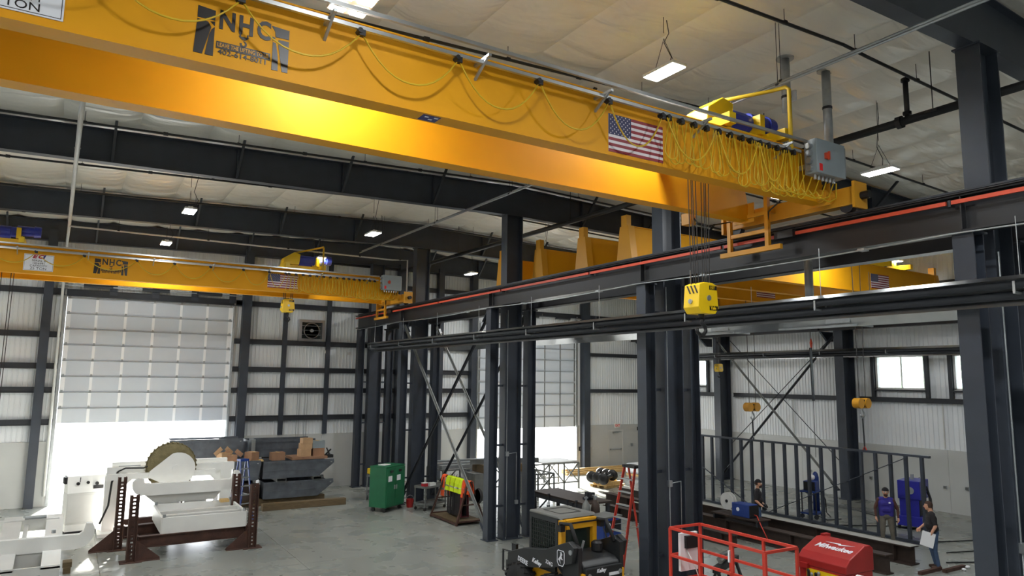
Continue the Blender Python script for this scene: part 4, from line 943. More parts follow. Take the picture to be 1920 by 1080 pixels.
for a in ((8.15, 28.75, bz+.1, .42, .4, .28, .1, 'tan carton at the lower left of the carton stack', 'carton'), (8.2, 28.78, bz+.38, .45, .4, .22, -.05, 'tan carton second in the carton stack', 'carton'), (8.22, 28.75, bz+.6, .4, .35, .2, .08, 'tan carton on top of the carton stack', 'carton'), (8.7, 28.8, bz+.1, .46, .4, .3, .0, 'brown carton at the right of the carton stack', 'carton_brown'), (8.68, 28.8, bz+.4, .5, .42, .28, .04, 'grey carton on the right of the carton stack', 'panel_grey'),
          (7.1, 28.7, bz, .5, .4, .3, .05, 'brown carton with a white label left of the carton stack', 'carton_brown'), (5.1, 28.6, 1.75, .35, .35, .3, .4, 'open tan carton above the white gantry beam', 'carton'), (5.4, 28.5, 1.75, .35, .3, .22, -.2, 'small brown carton beside the open one', 'carton_brown'), (6.1, 28.5, 1.75, .35, .4, .3, .5, 'tilted brown carton behind the white hook', 'carton_brown')):
    carton(*a[:7], a[7], a[8], 'open' in a[7])
t = thing('scrap_board', 'flat boards lying across the short troughs under the cartons', 'board', (4.9, 28.3, 1.7)); B().box(0, 1.6, 0, .3, 0, .05).box(-.2, 1.4, .35, .7, 0, .05).build('board', 'pine', t)
tag(B().box(9.0, 9.3, 28.6, 29.0, 1.68, 1.8).bar((8.95, 28.7, 1.75), (9.25, 28.8, 2.0), .05, .04).bar((9.2, 28.7, 1.75), (9.1, 28.9, 2.05), .04, .04).build('fittings', 'black'), 'small heap of black fittings on the nose of the trough', 'fittings')
# blue step ladder
def step_ladder(lab, loc, rz, h, m, steps, wd=.5, sp=.9):
    t = thing('step_ladder', lab, 'ladder', loc, rz)
    for s in (-1, 1):
        B().bar((s*wd*.5, -sp*.5, 0), (s*wd*.3, -.06, h), .07, .03, (1, 0, 0)).build('front_rail', m, t)
        B().bar((s*wd*.5, sp*.5, 0), (s*wd*.3, .08, h-.05), .05, .03, (1, 0, 0)).build('rear_rail', m, t)
        B().box(s*wd*.5-.03, s*wd*.5+.03, -sp*.5-.05, -sp*.5+.05, 0, .03).build('foot', 'black', t)
    for k in range(1, steps+1):
        u = k/(steps+1); x = wd*(.5-.2*u); y = -sp*.5+(sp*.5-.06)*u
        B().box(-x, x, y-.05, y+.05, h*u-.015, h*u+.015).build('step', 'galv', t)
        if k % 2: B().bar((-x, sp*.5-(sp*.5-.08)*u, h*u), (x, sp*.5-(sp*.5-.08)*u, h*u), .025, .025).build('rear_brace', 'galv', t)
    B().box(-wd*.35, wd*.35, -.12, .14, h-.03, h+.04).build('top_cap', 'black' if m == 'red_paint' else m, t)
    for s in (-1, 1): B().bar((s*wd*.42, -sp*.3, h*.42), (s*wd*.42, sp*.3, h*.42), .02, .01).build('spreader', 'galv', t)
step_ladder('blue and silver step ladder standing behind the rusty stands', (5.35, 26.3, 0), .3, 2.0, 'miller_blue', 6, .45)
# ================================================================ green job box and carts
t = thing('job_box', 'dark green steel job box on casters beside the roof column', 'cabinet', (10.14, 24.98, 0), math.radians(33))
W_, D_ = 1.2, .74
B().box(0, W_, 0, D_, .17, 1.62).build('body', 'green_paint', t, bev=.012); B().box(-.01, W_+.01, -.01, D_+.01, 1.62, 1.65).build('lid', 'green_paint', t)
for x0, x1, hx in ((.02, W_*.46, W_*.42), (W_*.46+.015, W_-.02, W_*.52)):
    d = B().box(x0, x1, -.03, 0, .22, 1.58).build('door', 'green_paint', t, bev=.006); B().box(hx-.03, hx+.03, -.05, -.03, .8, .95).build('handle', 'galv', d)
    B().box(x0+.08, x0+.32, -.034, -.03, 1.1, 1.3).build('label_plate', 'decal_white', d); B().box(x0+.2, x0+.35, -.06, -.03, 1.42, 1.5).build('latch', 'black', d)
for x in (.12, W_-.12):
    for y in (.12, D_-.12): B().cyl((x-.03, y, .07), (x+.03, y, .07), .07, n=12).box(x-.05, x+.05, y-.05, y+.05, .13, .17).build('caster', 'black', t)
B().box(.3, .7, .3, .6, 1.65, 1.67).build('paper_sheet', 'paper', t)
def cart(lab, loc, rz, L, W, h, m='grey_steel'):
    t = thing('utility_cart', lab, 'cart', loc, rz, 'utility carts')
    for z in (.2, h-.04): 
        rect = B().box(-L/2, L/2, -W/2, W/2, z, z+.02); s = rect.build('tray', m, t)
        B().box(-L/2, L/2, -W/2, -W/2+.02, z+.02, z+.08).box(-L/2, L/2, W/2-.02, W/2, z+.02, z+.08).box(-L/2, -L/2+.02, -W/2, W/2, z+.02, z+.08).box(L/2-.02, L/2, -W/2, W/2, z+.02, z+.08).build('tray_lip', m, s)
    for x in (-1, 1):
        for y in (-1, 1):
            B().box(x*(L/2-.03)-.02, x*(L/2-.03)+.02, y*(W/2-.03)-.02, y*(W/2-.03)+.02, .12, h).build('leg', m, t)
            B().cyl((x*(L/2-.05), y*(W/2-.05)-.02, .06), (x*(L/2-.05), y*(W/2-.05)+.02, .06), .06, n=12).build('caster', 'rubber', t)
    B().tube([(L/2, -W/2+.05, h), (L/2+.12, -W/2+.05, h+.05), (L/2+.12, W/2-.05, h+.05), (L/2, W/2-.05, h)], .015, 6).build('handle', m, t, smooth=True)
cart('dark utility cart left of the green job box with a yellow case on it', (10.9, 28.3, 0), 1.2, .8, .5, .95)
tag(B().box(10.7, 11.05, 28.15, 28.45, .975, 1.2).build('tool_case', 'bright_yellow', bev=.02), 'small yellow case on the cart behind the green job box', 'case')
cart('grey steel utility cart between the green job box and the vest rack', (12.0, 25.1, 0), .35, 1.15, .6, .85)
t = thing('box', 'small pink and white box on the grey utility cart', 'box', (11.75, 25.1, .83), .3); B().box(-.1, .1, -.08, .08, 0, .12).build('case', 'decal_red', t); B().box(-.11, .11, -.09, .09, .12, .15).build('lid', 'white_paint', t)
tag(B().box(11.95, 12.2, 25.05, 25.25, .83, .95).build('box', 'white_paint'), 'white box beside the pink one on the grey utility cart', 'box')
t = thing('bucket', 'red bucket on the floor between job box and cart', 'bucket', (11.45, 25.75, 0)); B().lathe([(.12, 0), (.15, .3), (.14, .3), (.11, .02)], (0, 0, 0), 'z', 14).build('pail', 'crimson', t); B().tube([(-.15, 0, .3), (-.12, 0, .4), (0, 0, .45), (.12, 0, .4), (.15, 0, .3)], .006, 5).build('handle', 'galv', t)
# ================================================================ vest rack
t = thing('vest_rack', 'rusty A-frame rack under the hanging safety vests', 'rack', (11.9, 22.7, 0))
for y in (-1.0, 1.0):
    for s in (-1, 1): B().bar((s*.55, y, 0), (s*.08, y*.9, 1.35), .06, .06).build('leg', 'rust', t)
    B().bar((-.5, y, .12), (.5, y, .12), .05, .05).build('foot_bar', 'rust', t); B().bar((-.3, y*.95, .65), (.3, y*.95, .65), .04, .04).build('tie_bar', 'rust', t)
for s in (-1, 1): B().bar((s*.52, -1, .06), (s*.52, 1, .06), .06, .06).build('sill', 'rust', t)
B().bar((0, -1.05, 1.4), (0, 1.05, 1.4), .06, .06).build('ridge_bar', 'rust', t); B().box(-.5, .5, -.95, .95, .09, .11).build('deck', 'timber', t)
def vest(y, m, lab, L=.62, x=0.0, w=.15):
    t = thing('safety_vest', lab, 'vest', (11.9+x, 22.7+y, 1.45), random.uniform(-.25, .25), 'garments on the rack')
    b = B(); n = 9
    for s in (-1, 1):
        pr = [(0, .0), (s*.06, -.04), (s*.1, -.2), (s*(.11+.02*random.random()), -L)]
        for (a, za), (c, zc) in zip(pr, pr[1:]):
            b.bar((a, 0, za), (c, 0, zc), w*(.7 if za > -.1 else 1), .025, (0, 1, 0)) if False else b.add([(a, -w/2, za), (a, w/2, za), (c, w/2+.01, zc), (c, -w/2-.01, zc), (a+s*.02, -w/2, za), (a+s*.02, w/2, za), (c+s*.025, w/2+.01, zc), (c+s*.025, -w/2-.01, zc)], B.BF)
    b.build('body', m, t)
    B().box(-.135, -.128, -w/2-.01, w/2+.01, -L*.72, -L*.62).build('reflective_band', 'silver', t) if m.startswith('hi') else B().box(-.12, .12, -w/2, w/2, -L, -L+.02).build('hem', m, t)
    B().tube([(0, 0, -.02), (0, 0, .05), (.02, 0, .08)], .006, 5).build('hanger_hook', 'wire', t)
for k in range(7): vest(-.42+.17*k, 'hi_vis', 'lime yellow safety vest on the rack, %s from the loader side' % ('first', 'second', 'third', 'fourth', 'fifth', 'sixth', 'seventh')[k], .5)
for k, y in enumerate((.86, .98)): vest(y, 'hi_vis_orange', 'orange safety vest at the left end of the rack, %s one' % ('inner', 'outer')[k], .75)
for k, y in enumerate((-.6, -.74, -.9)): vest(y, 'hi_vis_orange', 'orange safety vest behind the brace, %s one' % ('left', 'middle', 'right')[k], .45 if k else .6)
for k in range(6): vest(-.46+.2*k, 'cloth_black' if k > 0 else 'cloth_maroon', ('maroon coat at the right end of the long coats' if k == 0 else 'long black coat under the lime vests, %s' % ('first', 'second', 'third', 'fourth', 'fifth')[k-1]), 1.28, .04, .17)
tag(B().lathe([(.22, -.05), (.26, 0), (.22, .05), (.2, 0), (.22, -.05)], (12.15, 21.62, .95), 'x', 20).build('cable_coil', 'wire'), 'coil of grey cable hung on the end of the rack', 'coil')
# ================================================================ lattice tables, benches, stock behind the columns
def lattice(x0, x1, y0, y1, h, lab, m='grey_steel'):
    t = thing('lattice_table', lab, 'table', (x0, y0, 0), group='lattice tables')
    for y in (y0, y1):
        B().bar((x0, y, h), (x1, y, h), .08, .06).build('top_chord', m, t, world=True); B().bar((x0, y, .3), (x1, y, .3), .06, .06).build('bottom_chord', m, t, world=True)
        n = max(2, round((x1-x0)/.75)); d = (x1-x0)/n
        for k in range(n+1): B().bar((x0+k*d, y, 0), (x0+k*d, y, h), .06, .06).build('post', m, t, world=True)
        for k in range(n): B().bar((x0+k*d, y, .3 if k % 2 else h), (x0+(k+1)*d, y, h if k % 2 else .3), .05, .05).build('diagonal', m, t, world=True)
    n = max(2, round((x1-x0)/1.5)); d = (x1-x0)/n
    for k in range(n+1): B().bar((x0+k*d, y0, h), (x0+k*d, y1, h), .06, .06).bar((x0+k*d, y0, .3), (x0+k*d, y1, h), .04, .04).build('cross_bar', m, t, world=True)
    return t
lattice(13.4, 16.6, 26.9, 28.4, 1.12, 'grey lattice frame table behind the vest rack')
lattice(16.9, 20.2, 26.6, 28.2, 1.15, 'grey lattice frame table in front of the second door')
lattice(15.8, 17.4, 24.6, 26.0, 1.05, 'short grey lattice table between the roof column and the door')
tag(B().box(18.2, 20.2, 26.6, 28.2, 1.18, 1.22).build('sheet', 'off_white'), 'pale sheet lying on the right lattice table', 'sheet')
for k in range(3): tag(B().box(13.4, 16.6+.2*k, 27.0+.45*k, 27.3+.45*k, 1.15, 1.3+.05*k).build('steel_section', 'galv'), 'long pale steel section on the left lattice table, %s' % ('front', 'middle', 'rear')[k], 'steel section', 'sections on lattice table')
for k in range(5): tag(B().ibeam((14.3+.16*k, 26.2, 1.5), (16.9+.1*k, 25.6, 1.5), .2, .12, .015, .012).build('steel_section', 'grey_steel'), 'grey steel channel in the bundle behind the roof column, %s' % ('first', 'second', 'third', 'fourth', 'fifth')[k], 'steel section', 'bundle of channels')
for k, x in enumerate((14.7, 16.4)): tag(B().box(x-.08, x+.08, 25.5, 26.6, 1.08, 1.4).build('bearer', 'timber'), 'timber bearer under the bundle of channels, %s' % ('left', 'right')[k], 'timber', 'bearers')
for k, x in enumerate((14.5, 16.5)): tag(B().box(x-.3, x+.3, 25.6, 26.5, 0, 1.08).build('pedestal', 'grey_steel'), 'grey pedestal under the bundle of channels, %s' % ('left', 'right')[k], 'pedestal', 'pedestals')
t = thing('work_table', 'dark steel welding table with tools and clamps on it', 'table', (15.2, 20.6, 0))
B().box(-.6, .6, -1.65, 1.5, .84, .9).build('top', 'dark_scale', t)
for x in (-.52, .52):
    for y in (-1.5, 1.35): B().box(x-.05, x+.05, y-.05, y+.05, 0, .84).build('leg', 'girt', t)
B().bar((-.52, -1.5, .2), (-.52, 1.35, .2), .04, .04).bar((-.52, 1.35, .1), (-.52, .4, .84), .04, .04).build('brace', 'girt', t); B().box(-.58, -.52, -1.6, 1.45, .7, .84).build('apron', 'girt', t)
for k, (y, h) in enumerate(((-1.3, .5), (-1.1, .4), (-.8, .45), (.3, .5))): 
    c = thing('clamp', 'bar clamp hanging on the edge of the welding table, %s' % ('nearest', 'second', 'third', 'farthest')[k], 'clamp', (14.585, 20.6+y, .45), group='clamps'); B().bar((0, 0, 0), (0, .05, h), .03, .015).box(-.08, .02, -.015, .015, h-.05, h).box(-.1, .02, -.015, .015, .06, .1).build('bar', 'girt', c); B().cyl((-.09, 0, 0), (-.09, 0, .2), .012, n=6).build('screw', 'galv', c)
t = thing('torch_stand', 'small dark vise and bits on the welding table', 'vise', (15.2, 19.5, .9)); B().box(-.15, .15, -.1, .1, 0, .08).box(-.08, .08, -.08, .08, .08, .25).box(-.1, .1, -.25, -.15, .12, .26).build('body', 'girt', t); B().cyl((0, -.35, .18), (0, -.08, .18), .02).cyl((-.1, -.35, .18), (.1, -.35, .18), .008).build('screw', 'galv', t)
def axle_pallet(x, y, lab, n):
    t = thing('pallet', 'pine pallet under %s' % lab, 'pallet', (x, y, 0), .15, 'axle pallets')
    for k in range(3): B().box(-.6, .6, -.5+.42*k, -.4+.42*k+.06, 0, .1).build('bearer', 'pine', t)
    for k in range(6): B().box(-.62+.22*k, -.62+.22*k+.16, -.55, .55, .1, .13).build('deck_board', 'pine', t)
    bl = thing('cargo_cradle', 'timber cradle on the pallet of %s' % lab, 'cradle', (x, y, .13), .15, 'axle cradles')
    for k in range(3): B().box(-.55, .55, -.45+.35*k, -.3+.35*k, 0, .14).build('chock', 'pine', bl)
    for k in range(n):
        a = thing('axle', 'black axle shaft with wheel flanges, %s of %s' % (('first', 'second', 'third')[k], lab), 'axle', (x-.35, y-.5+.42*k, .5), .6, 'axle shafts')
        B().cyl((-.85, 0, 0), (.85, 0, 0), .09, n=12).build('shaft', 'black', a)
        for s in (-1, 1): B().lathe([(.1, -.1), (.24, -.06), (.26, 0), (.24, .05), (.12, .1)], (s*.75, 0, 0), 'x', 18).build('flange', 'black', a, smooth=True)
axle_pallet(21.7, 26.4, 'the front axle load', 3); axle_pallet(23.2, 24.3, 'the rear axle load behind the ladder', 3)
for k in range(5): tag(B().box(22.2+.1*k, 27.2+.1*k, 30.2+.22*k, 30.4+.22*k, 0, .12+.07*(k % 3)).build('lumber', 'pine'), 'long pale board on the floor before the personnel door, %s' % ('first', 'second', 'third', 'fourth', 'fifth')[k], 'lumber', 'lumber stack')
t = thing('wrapped_bale', 'low white plastic wrapped bale near the corner', 'bale', (25.9, 28.7, 0), .1); B().box(-.7, .7, -.5, .5, .1, .62).build('wrap', 'wrap_white', t, bev=.12); B().box(-.65, .65, -.45, .45, 0, .1).build('pallet', 'pine', t)
t = thing('wrapped_bale', 'tall white plastic wrapped load by the orange ladder', 'bale', (26.9, 28.0, 0), .1); B().box(-.6, .6, -.55, .55, .1, 1.0).build('wrap', 'wrap_white', t, bev=.1); B().box(-.68, .68, -.62, .62, 1.0, 1.1).build('lid', 'wrap_white', t, bev=.04); B().box(-.6, .6, -.5, .5, 0, .1).build('pallet', 'pine', t)
tag(B().box(20.6, 22.3, 19.5, 24.0, .0, .06).build('steel_plate', 'grey_steel'), 'flat grey steel plate on the floor beyond the girders', 'plate')
step_ladder('orange red step ladder standing behind the second column', (13.0, 14.78, 0), -math.pi/2, 2.62, 'red_paint', 7, .7, 1.3)
# ================================================================ skid steer loader (front towards +Y, rear towards the camera)
t = thing('skid_steer', 'yellow and black skid steer loader with white lettering, rear towards the camera', 'loader', (9.6, 13.25, 0), .05)
B().prism([(-1.25, .3), (1.0, .3), (1.15, .5), (1.0, .8), (-1.25, .8)], 'x', -.52, .52).build('chassis', 'deere_yellow', t, bev=.02)
tw = B().lathe([(.2, -.13), (.38, -.14), (.42, -.1), (.42, .1), (.38, .14), (.2, .13)], (0, 0, 0), 'x', 26).mesh('tyre', 'tyre', True)
lg = B()
for k in range(18):
    a = 2*math.pi*k/18
    for s in (-1, 1):
        a2 = a+(.17 if s > 0 else 0); c = Vector((0, math.cos(a2), math.sin(a2))); p = c*.425; lg.bar(p+Vector((s*.01, 0, 0)), p+Vector((s*.14, 0, 0))+c.cross(Vector((1, 0, 0)))*.05, .07, .04, c)
lgm = lg.mesh('tread', 'tyre'); rim = B().lathe([(.0, -.1), (.1, -.11), (.12, -.06), (.21, -.03), (.22, -.13), (.24, -.13), (.24, .1), (.0, .1)], (0, 0, 0), 'x', 20).mesh('rim', 'deere_yellow', True)
for x, y in ((-.68, .62), (-.68, -.55), (.68, .62), (.68, -.55)):
    w_ = inst(tw, 'wheel', t, (x, y, .42)); inst(lgm, 'tread', w_, (0, 0, 0)); r_ = inst(rim, 'rim', w_, (0, 0, 0), (0, 0, 0 if x < 0 else math.pi))
# boom arms: side plates sloping from rear tower to the front
for s in (-1, 1):
    a0, a1 = (s*.62, s*.74) if s > 0 else (-.74, -.62)
    B().prism([(1.0, .68), (1.08, .76), (1.06, 1.0), (.45, 1.2), (-.35, 1.33), (-1.12, 1.62), (-1.3, 1.52), (-1.22, 1.2), (-.55, .98), (.35, .8), (.8, .6)], 'x', a0, a1).build('boom_arm', 'deere_black', t, bev=.015)
    B().prism([(-1.3, .75), (-.8, .75), (-.78, 1.1), (-1.05, 1.58), (-1.3, 1.5)], 'x', s*.57-.05, s*.57+.05).build('rear_tower', 'deere_black', t)
    B().tube([(s*.5, -1.15, 1.5), (s*.5, -.9, 1.9), (s*.5, -.55, 1.86)], .04, 8).build('boom_hose', 'rubber', t, smooth=True)
    B().cyl((s*.54, -.95, .72), (s*.54, -.3, 1.2), .04).cyl((s*.54, -.3, 1.2), (s*.6, .4, 1.1), .025).build('lift_cylinder', 'deere_black', t)
    B().cyl((s*.74, -1.2, 1.42), (s*.76, -1.2, 1.42), .05, n=14).build('pivot_pin', 'galv', t)
B().bar((-.62, 1.1, .9), (.62, 1.1, .9), .1, .1).build('boom_crosstube', 'deere_black', t)
B().box(-.6, .6, 1.25, 1.32, .25, .75).box(-.45, -.38, 1.15, 1.32, .3, 1.1).box(.38, .45, 1.15, 1.32, .3, 1.1).build('coupler', 'deere_black', t)
B().tube([(-.68, 1.05, 1.0), (-.7, 1.3, 1.0), (-.7, 1.3, .55), (-.68, 1.1, .5)], .025, 6).build('front_guard', 'deere_black', t)
# cab
for x in (-.48, .48):
    cf = B().box(x-.03, x+.03, -.48, -.4, .95, 1.94).box(x-.03, x+.03, .46, .54, .8, 1.94).box(x-.03, x+.03, -.4, .46, 1.84, 1.94).box(x-.03, x+.03, -.4, .46, .8, 1.0).build('cab_side', 'deere_black', t)
    B().box(x-.008, x+.008, -.4, .46, 1.0, 1.84).build('side_glass', 'dark_glass', cf)
    gm = B()
    for k in range(11): gm.box(x-.02*(1 if x < 0 else -1)-.004, x-.02*(1 if x < 0 else -1)+.004, -.4+.078*k, -.4+.078*k+.012, 1.0, 1.84)
    for k in range(10): gm.box(x-.02*(1 if x < 0 else -1)-.004, x-.02*(1 if x < 0 else -1)+.004, -.4, .46, 1.04+.085*k, 1.04+.085*k+.012)
    gm.build('side_screen', 'black', cf)
B().prism([(-.55, 1.94), (.56, 1.94), (.52, 2.0), (-.5, 2.0)], 'x', -.52, .52).build('cab_roof', 'cab_roof', t, bev=.02)
rect_frame(B(), -.25, .25, 0, .5, 0, 1, .02) if False else None
B().box(-.3, .3, -.3, -.28, 2.0, 2.008).box(-.3, .3, .28, .3, 2.0, 2.008).box(-.3, -.28, -.3, .3, 2.0, 2.008).box(.28, .3, -.3, .3, 2.0, 2.008).build('roof_hatch', 'black', t)
B().box(-.5, -.38, -.6, -.48, 1.15, 1.92).box(.38, .5, -.6, -.48, 1.15, 1.92).box(-.38, .38, -.62, -.48, 1.72, 1.93).build('rear_cab_frame', 'deere_yellow', t, bev=.015)
B().box(-.38, .38, -.5, -.49, 1.2, 1.72).build('rear_glass', 'dark_glass', t)
B().box(-.2, .2, -.1, .2, 1.0, 1.2).box(-.2, .2, -.25, -.12, 1.1, 1.7).build('seat', 'black', t)
B().box(-.62, -.5, -.72, -.56, 1.72, 1.84).box(.5, .62, -.72, -.56, 1.72, 1.84).build('work_light', 'black', t); B().bar((-.6, -.66, 1.86), (.6, -.66, 1.86), .03, .03).build('light_bar', 'black', t)
# engine hood and rear door
B().prism([(-.6, .8), (-1.32, .8), (-1.32, 1.12), (-1.2, 1.22), (-.6, 1.3)], 'x', -.5, .5).build('engine_hood', 'deere_black', t, bev=.03)
rd = B().box(-.5, .5, -1.4, -1.32, .35, 1.1).build('rear_door', 'deere_black', t, bev=.02)
for k in range(8): B().box(-.4, .4, -1.42, -1.4, .42+.055*k, .42+.055*k+.03).build('grille_slat', 'black', rd)
for x in (-.42, .42): B().cyl((x, -1.41, .96), (x, -1.43, .96), .045, n=12).build('rear_light', 'galv', rd)
B().box(.12, .4, -1.412, -1.4, .9, .96).build('plate', 'decal_white', rd); B().box(-.56, -.5, -1.38, -1.05, .35, 1.0).box(.5, .56, -1.38, -1.05, .35, 1.0).build('bumper_cheek', 'deere_yellow', t)
B().lathe([(.1, 0), (.13, .05), (.13, .2), (.08, .24)], (.28, -.85, 1.24), 'z', 14).build('air_cleaner', 'black', t); B().cyl((-.1, -.75, 1.25), (-.05, -.8, 1.5), .03).build('exhaust', 'galv', t)
rotL = (math.pi/2, 0, -math.pi/2)
def side_text(s, y, z, sz, tilt=0.0, **k): return text('lettering', s, sz, 'decal_white', t, (-.744, y, z), (math.pi/2, tilt, -math.pi/2), **k)
side_text('DEERE', .66, .90, .14, -.0, sx=.95, bold=.003).rotation_euler = (math.pi/2, .13, -math.pi/2)
side_text('Kelley', .12, .98, .13, shear=.25, bold=.004).rotation_euler = (math.pi/2, .13, -math.pi/2)
side_text('324G', -.36, 1.05, .11, bold=.001).rotation_euler = (math.pi/2, .13, -math.pi/2)
text('lettering', 'Kelley', .1, 'decal_white', rd, (-.22, -1.403, 1.0), shear=.25, bold=.004)
lb = B()
DY = -.24
bd = [(-.74, 1.36), (-.56, 1.36), (-.53, 1.33), (-.53, 1.13), (-.58, 1.06), (-.71, 1.06), (-.76, 1.13), (-.76, 1.33)]
for p, q in zip(bd, bd[1:]+bd[:1]): lb.bar((-.748, p[0]+DY, p[1]+.04), (-.748, q[0]+DY, q[1]+.04), .004, .016)
dp = [(-.55, 1.15), (-.58, 1.2), (-.62, 1.24), (-.64, 1.3), (-.62, 1.33), (-.66, 1.32), (-.685, 1.335), (-.67, 1.3), (-.7, 1.285), (-.68, 1.27), (-.665, 1.25), (-.69, 1.2), (-.72, 1.19), (-.68, 1.18), (-.64, 1.2), (-.62, 1.16), (-.64, 1.1), (-.6, 1.15), (-.58, 1.17)]
b2 = B(); b2.prism([(p[0]+DY, p[1]+.04) for p in dp], 'x', -.75, -.745); em = lb.build('emblem', 'decal_white', t); b2.build('emblem_animal', 'decal_white', em)
t2 = thing('plank_stack', 'short pine boards on the floor ahead of the loader', 'boards', (9.0, 14.9, 0), .35)
for k in range(5): B().box(-.35+.15*k, -.35+.15*k+.13, -.6, .6, .0, .06+.02*(k % 2)).build('board', 'pine', t2)
# welding set with gas cylinders behind the loader
t = thing('welding_cart', 'blue welding set on a cart behind the loader', 'welder', (13.55, 16.6, 0), .2)
B().box(-.4, .4, -.3, .3, .25, .98).build('case', 'miller_blue', t, bev=.02); B().box(-.35, .35, -.32, -.3, .6, .9).build('front_panel', 'black', t); B().box(-.42, .42, -.32, .32, .98, 1.02).build('top_plate', 'grey_steel', t); B().box(-.45, .45, -.35, .7, .15, .22).build('cart_base', 'girt', t)
for x in (-.4, .4):
    for y in (-.3, .6): B().cyl((x-.02, y, .1), (x+.02, y, .1), .1, n=12).build('wheel', 'rubber', t)
B().lathe([(.06, 0), (.08, .005), (.08, .01), (.06, .014)], (-.2, -.325, .78), 'y', 14).build('logo_disc', 'decal_white', t)
B().tube([(-.45, -.3, .8), (-.5, -.45, .6), (-.45, -.5, .25), (-.2, -.5, .05)], .02, 6).build('lead', 'black', t, smooth=True)
for k, (x, m) in enumerate(((13.3, 'grey_steel'), (13.65, 'dark_scale'))):
    c = thing('gas_cylinder', '%s gas cylinder on the welding cart behind the loader' % ('grey', 'brown')[k], 'gas cylinder', (x, 17.15, .0), group='gas cylinders')
    B().lathe([(.0, 0), (.13, .0), (.135, .03), (.135, 1.1), (.11, 1.25), (.05, 1.33), (.035, 1.36)], (0, 0, 0), 'z', 18).build('body', m, c, smooth=True); B().cyl((0, 0, 1.36), (0, 0, 1.48), .025).box(-.06, .06, -.02, .02, 1.42, 1.46).build('valve', 'galv', c)
# ================================================================ scissor lift
t = thing('scissor_lift', 'orange red scissor lift with guard rails before the second column', 'scissor lift', (10.42, 9.2, 0), -.02)
W_, L_, zf, zt = .40, 1.12, .98, 2.1
B().box(-W_, W_, -L_, L_, .9, .98).build('deck', 'red_paint', t); B().box(-W_-.02, W_+.02, -L_-.02, -L_, .9, 1.15).box(-W_-.02, W_+.02, L_, L_+.02, .9, 1.15).box(-W_-.02, -W_, -L_, L_, .9, 1.15).box(W_, W_+.02, -L_, L_, .9, 1.15).build('toe_board', 'red_paint', t)
for x in (-W_, W_):
    for z in (zt, 1.6): B().bar((x, -L_, z), (x, L_, z), .045, .045).build('guard_rail', 'red_paint', t)
    for y in (-L_, -.42, .35, L_): B().bar((x, y, .98), (x, y, zt), .045, .045).build('rail_post', 'red_paint', t)
for y in (-L_, L_):
    for z in (zt, 1.6): B().bar((-W_, y, z), (W_, y, z), .045, .045).build('guard_rail', 'red_paint', t)
B().box(-.25, .2, L_-.12, L_-.06, 1.3, 2.0).build('document_panel', 'paper', t); B().box(-.15, .15, L_-.18, L_-.12, 1.72, 1.95).build('control_box', 'black', t)
B().tube([(-.1, L_-.12, 1.7), (-.05, L_-.3, 1.4), (.1, L_-.25, 1.15), (.2, L_-.3, 1.0)], .012, 6).build('control_cable', 'cable_yellow' if False else 'off_white', t, smooth=True)
t.children  # rails above, machinery below
B().box(-.38, .38, -1.0, 1.0, .18, .5).build('base', 'red_paint', t, bev=.02)
for k in range(3):
    for s in (-1, 1):
        B().bar((s*.3, -.9, .52+.12*k), (s*.3, .9, .62+.12*k), .03, .06).bar((s*.25, .9, .52+.12*k), (s*.25, -.9, .62+.12*k), .03, .06).build('scissor_arm', 'red_paint', t)
for x in (-.36, .36):
    for y in (-.75, .75): B().cyl((x-.06, y, .17), (x+.06, y, .17), .17, n=16).build('wheel', 'rubber', t)
tag(B().box(10.0, 10.1, 8.85, 8.88, 1.78, 1.98).build('tag', 'paper'), 'white tag hanging on the rail of the scissor lift', 'tag')
# red tool chest with pegboard front (front towards -X)
t = thing('tool_chest', 'red steel tool chest with arched lid, white script and yellow pegboard front', 'tool chest', (14.08, 9.6, 0), -.04)
B().box(-.42, .45, -.56, .56, .12, 1.05).build('body', 'crimson', t, bev=.015)
ld = B().prism([(-.44, 1.05), (.47, 1.05), (.47, 1.5), (.38, 1.56), (.2, 1.56), (-.3, 1.33), (-.44, 1.2)], 'y', -.58, .58).build('lid', 'crimson', t, bev=.02)
B().box(-.5, -.42, .3, .5, 1.0, 1.1).box(.3, .5, .45, .55, 1.52, 1.6).build('handle', 'crimson', t)
pb = B().box(-.45, -.42, -.4, .36, .35, 1.0).build('pegboard', 'bright_yellow', t)
for k, (y, z0, z1, m) in enumerate(((.3, .6, .95, 'black'), (.22, .55, .9, 'galv'), (.12, .5, .92, 'black'), (.05, .6, .95, 'galv'), (-.02, .5, .85, 'black'))): B().box(-.48, -.45, y-.025, y+.025, z0, z1).ell((-.47, y, z1), (.02, .04, .04), 8, 5).build('hand_tool', m, pb)
B().bar((-.2, -.0, 0), (-.2, 0, 0), .01, .01) if False else None
tw_ = thing('towel', 'light blue towel hanging on the yellow pegboard', 'towel', (13.6, 9.3, .55)); B().box(-.03, 0, -.17, .17, 0, .38).box(-.035, .01, -.16, .16, .36, .41).build('cloth', 'towel', tw_, bev=.015)
rl = thing('paper_roll', 'white paper roll at the right end of the tool chest', 'roll', (13.83, 8.8, .95)); B().cyl((0, -.14, 0), (0, .14, 0), .12, n=18).build('roll', 'paper', rl); B().cyl((0, -.16, 0), (0, .16, 0), .03).build('core', 'carton', rl)
B().bar((14.0-.25-14.0, -.56, .95), (-.25, -1.0, .95), .02, .02).build('roll_holder', 'black', t)
sc = text('lettering', 'Milwaukee', .2, 'decal_white', ld, (-.12, .4, 1.418), (0, 0, 0), shear=.35, bold=.005)
ca, sa = math.cos(.431), math.sin(.431); sc.rotation_euler = Matrix(((0, ca, -sa), (-1, 0, 0), (0, sa, ca))).to_euler()
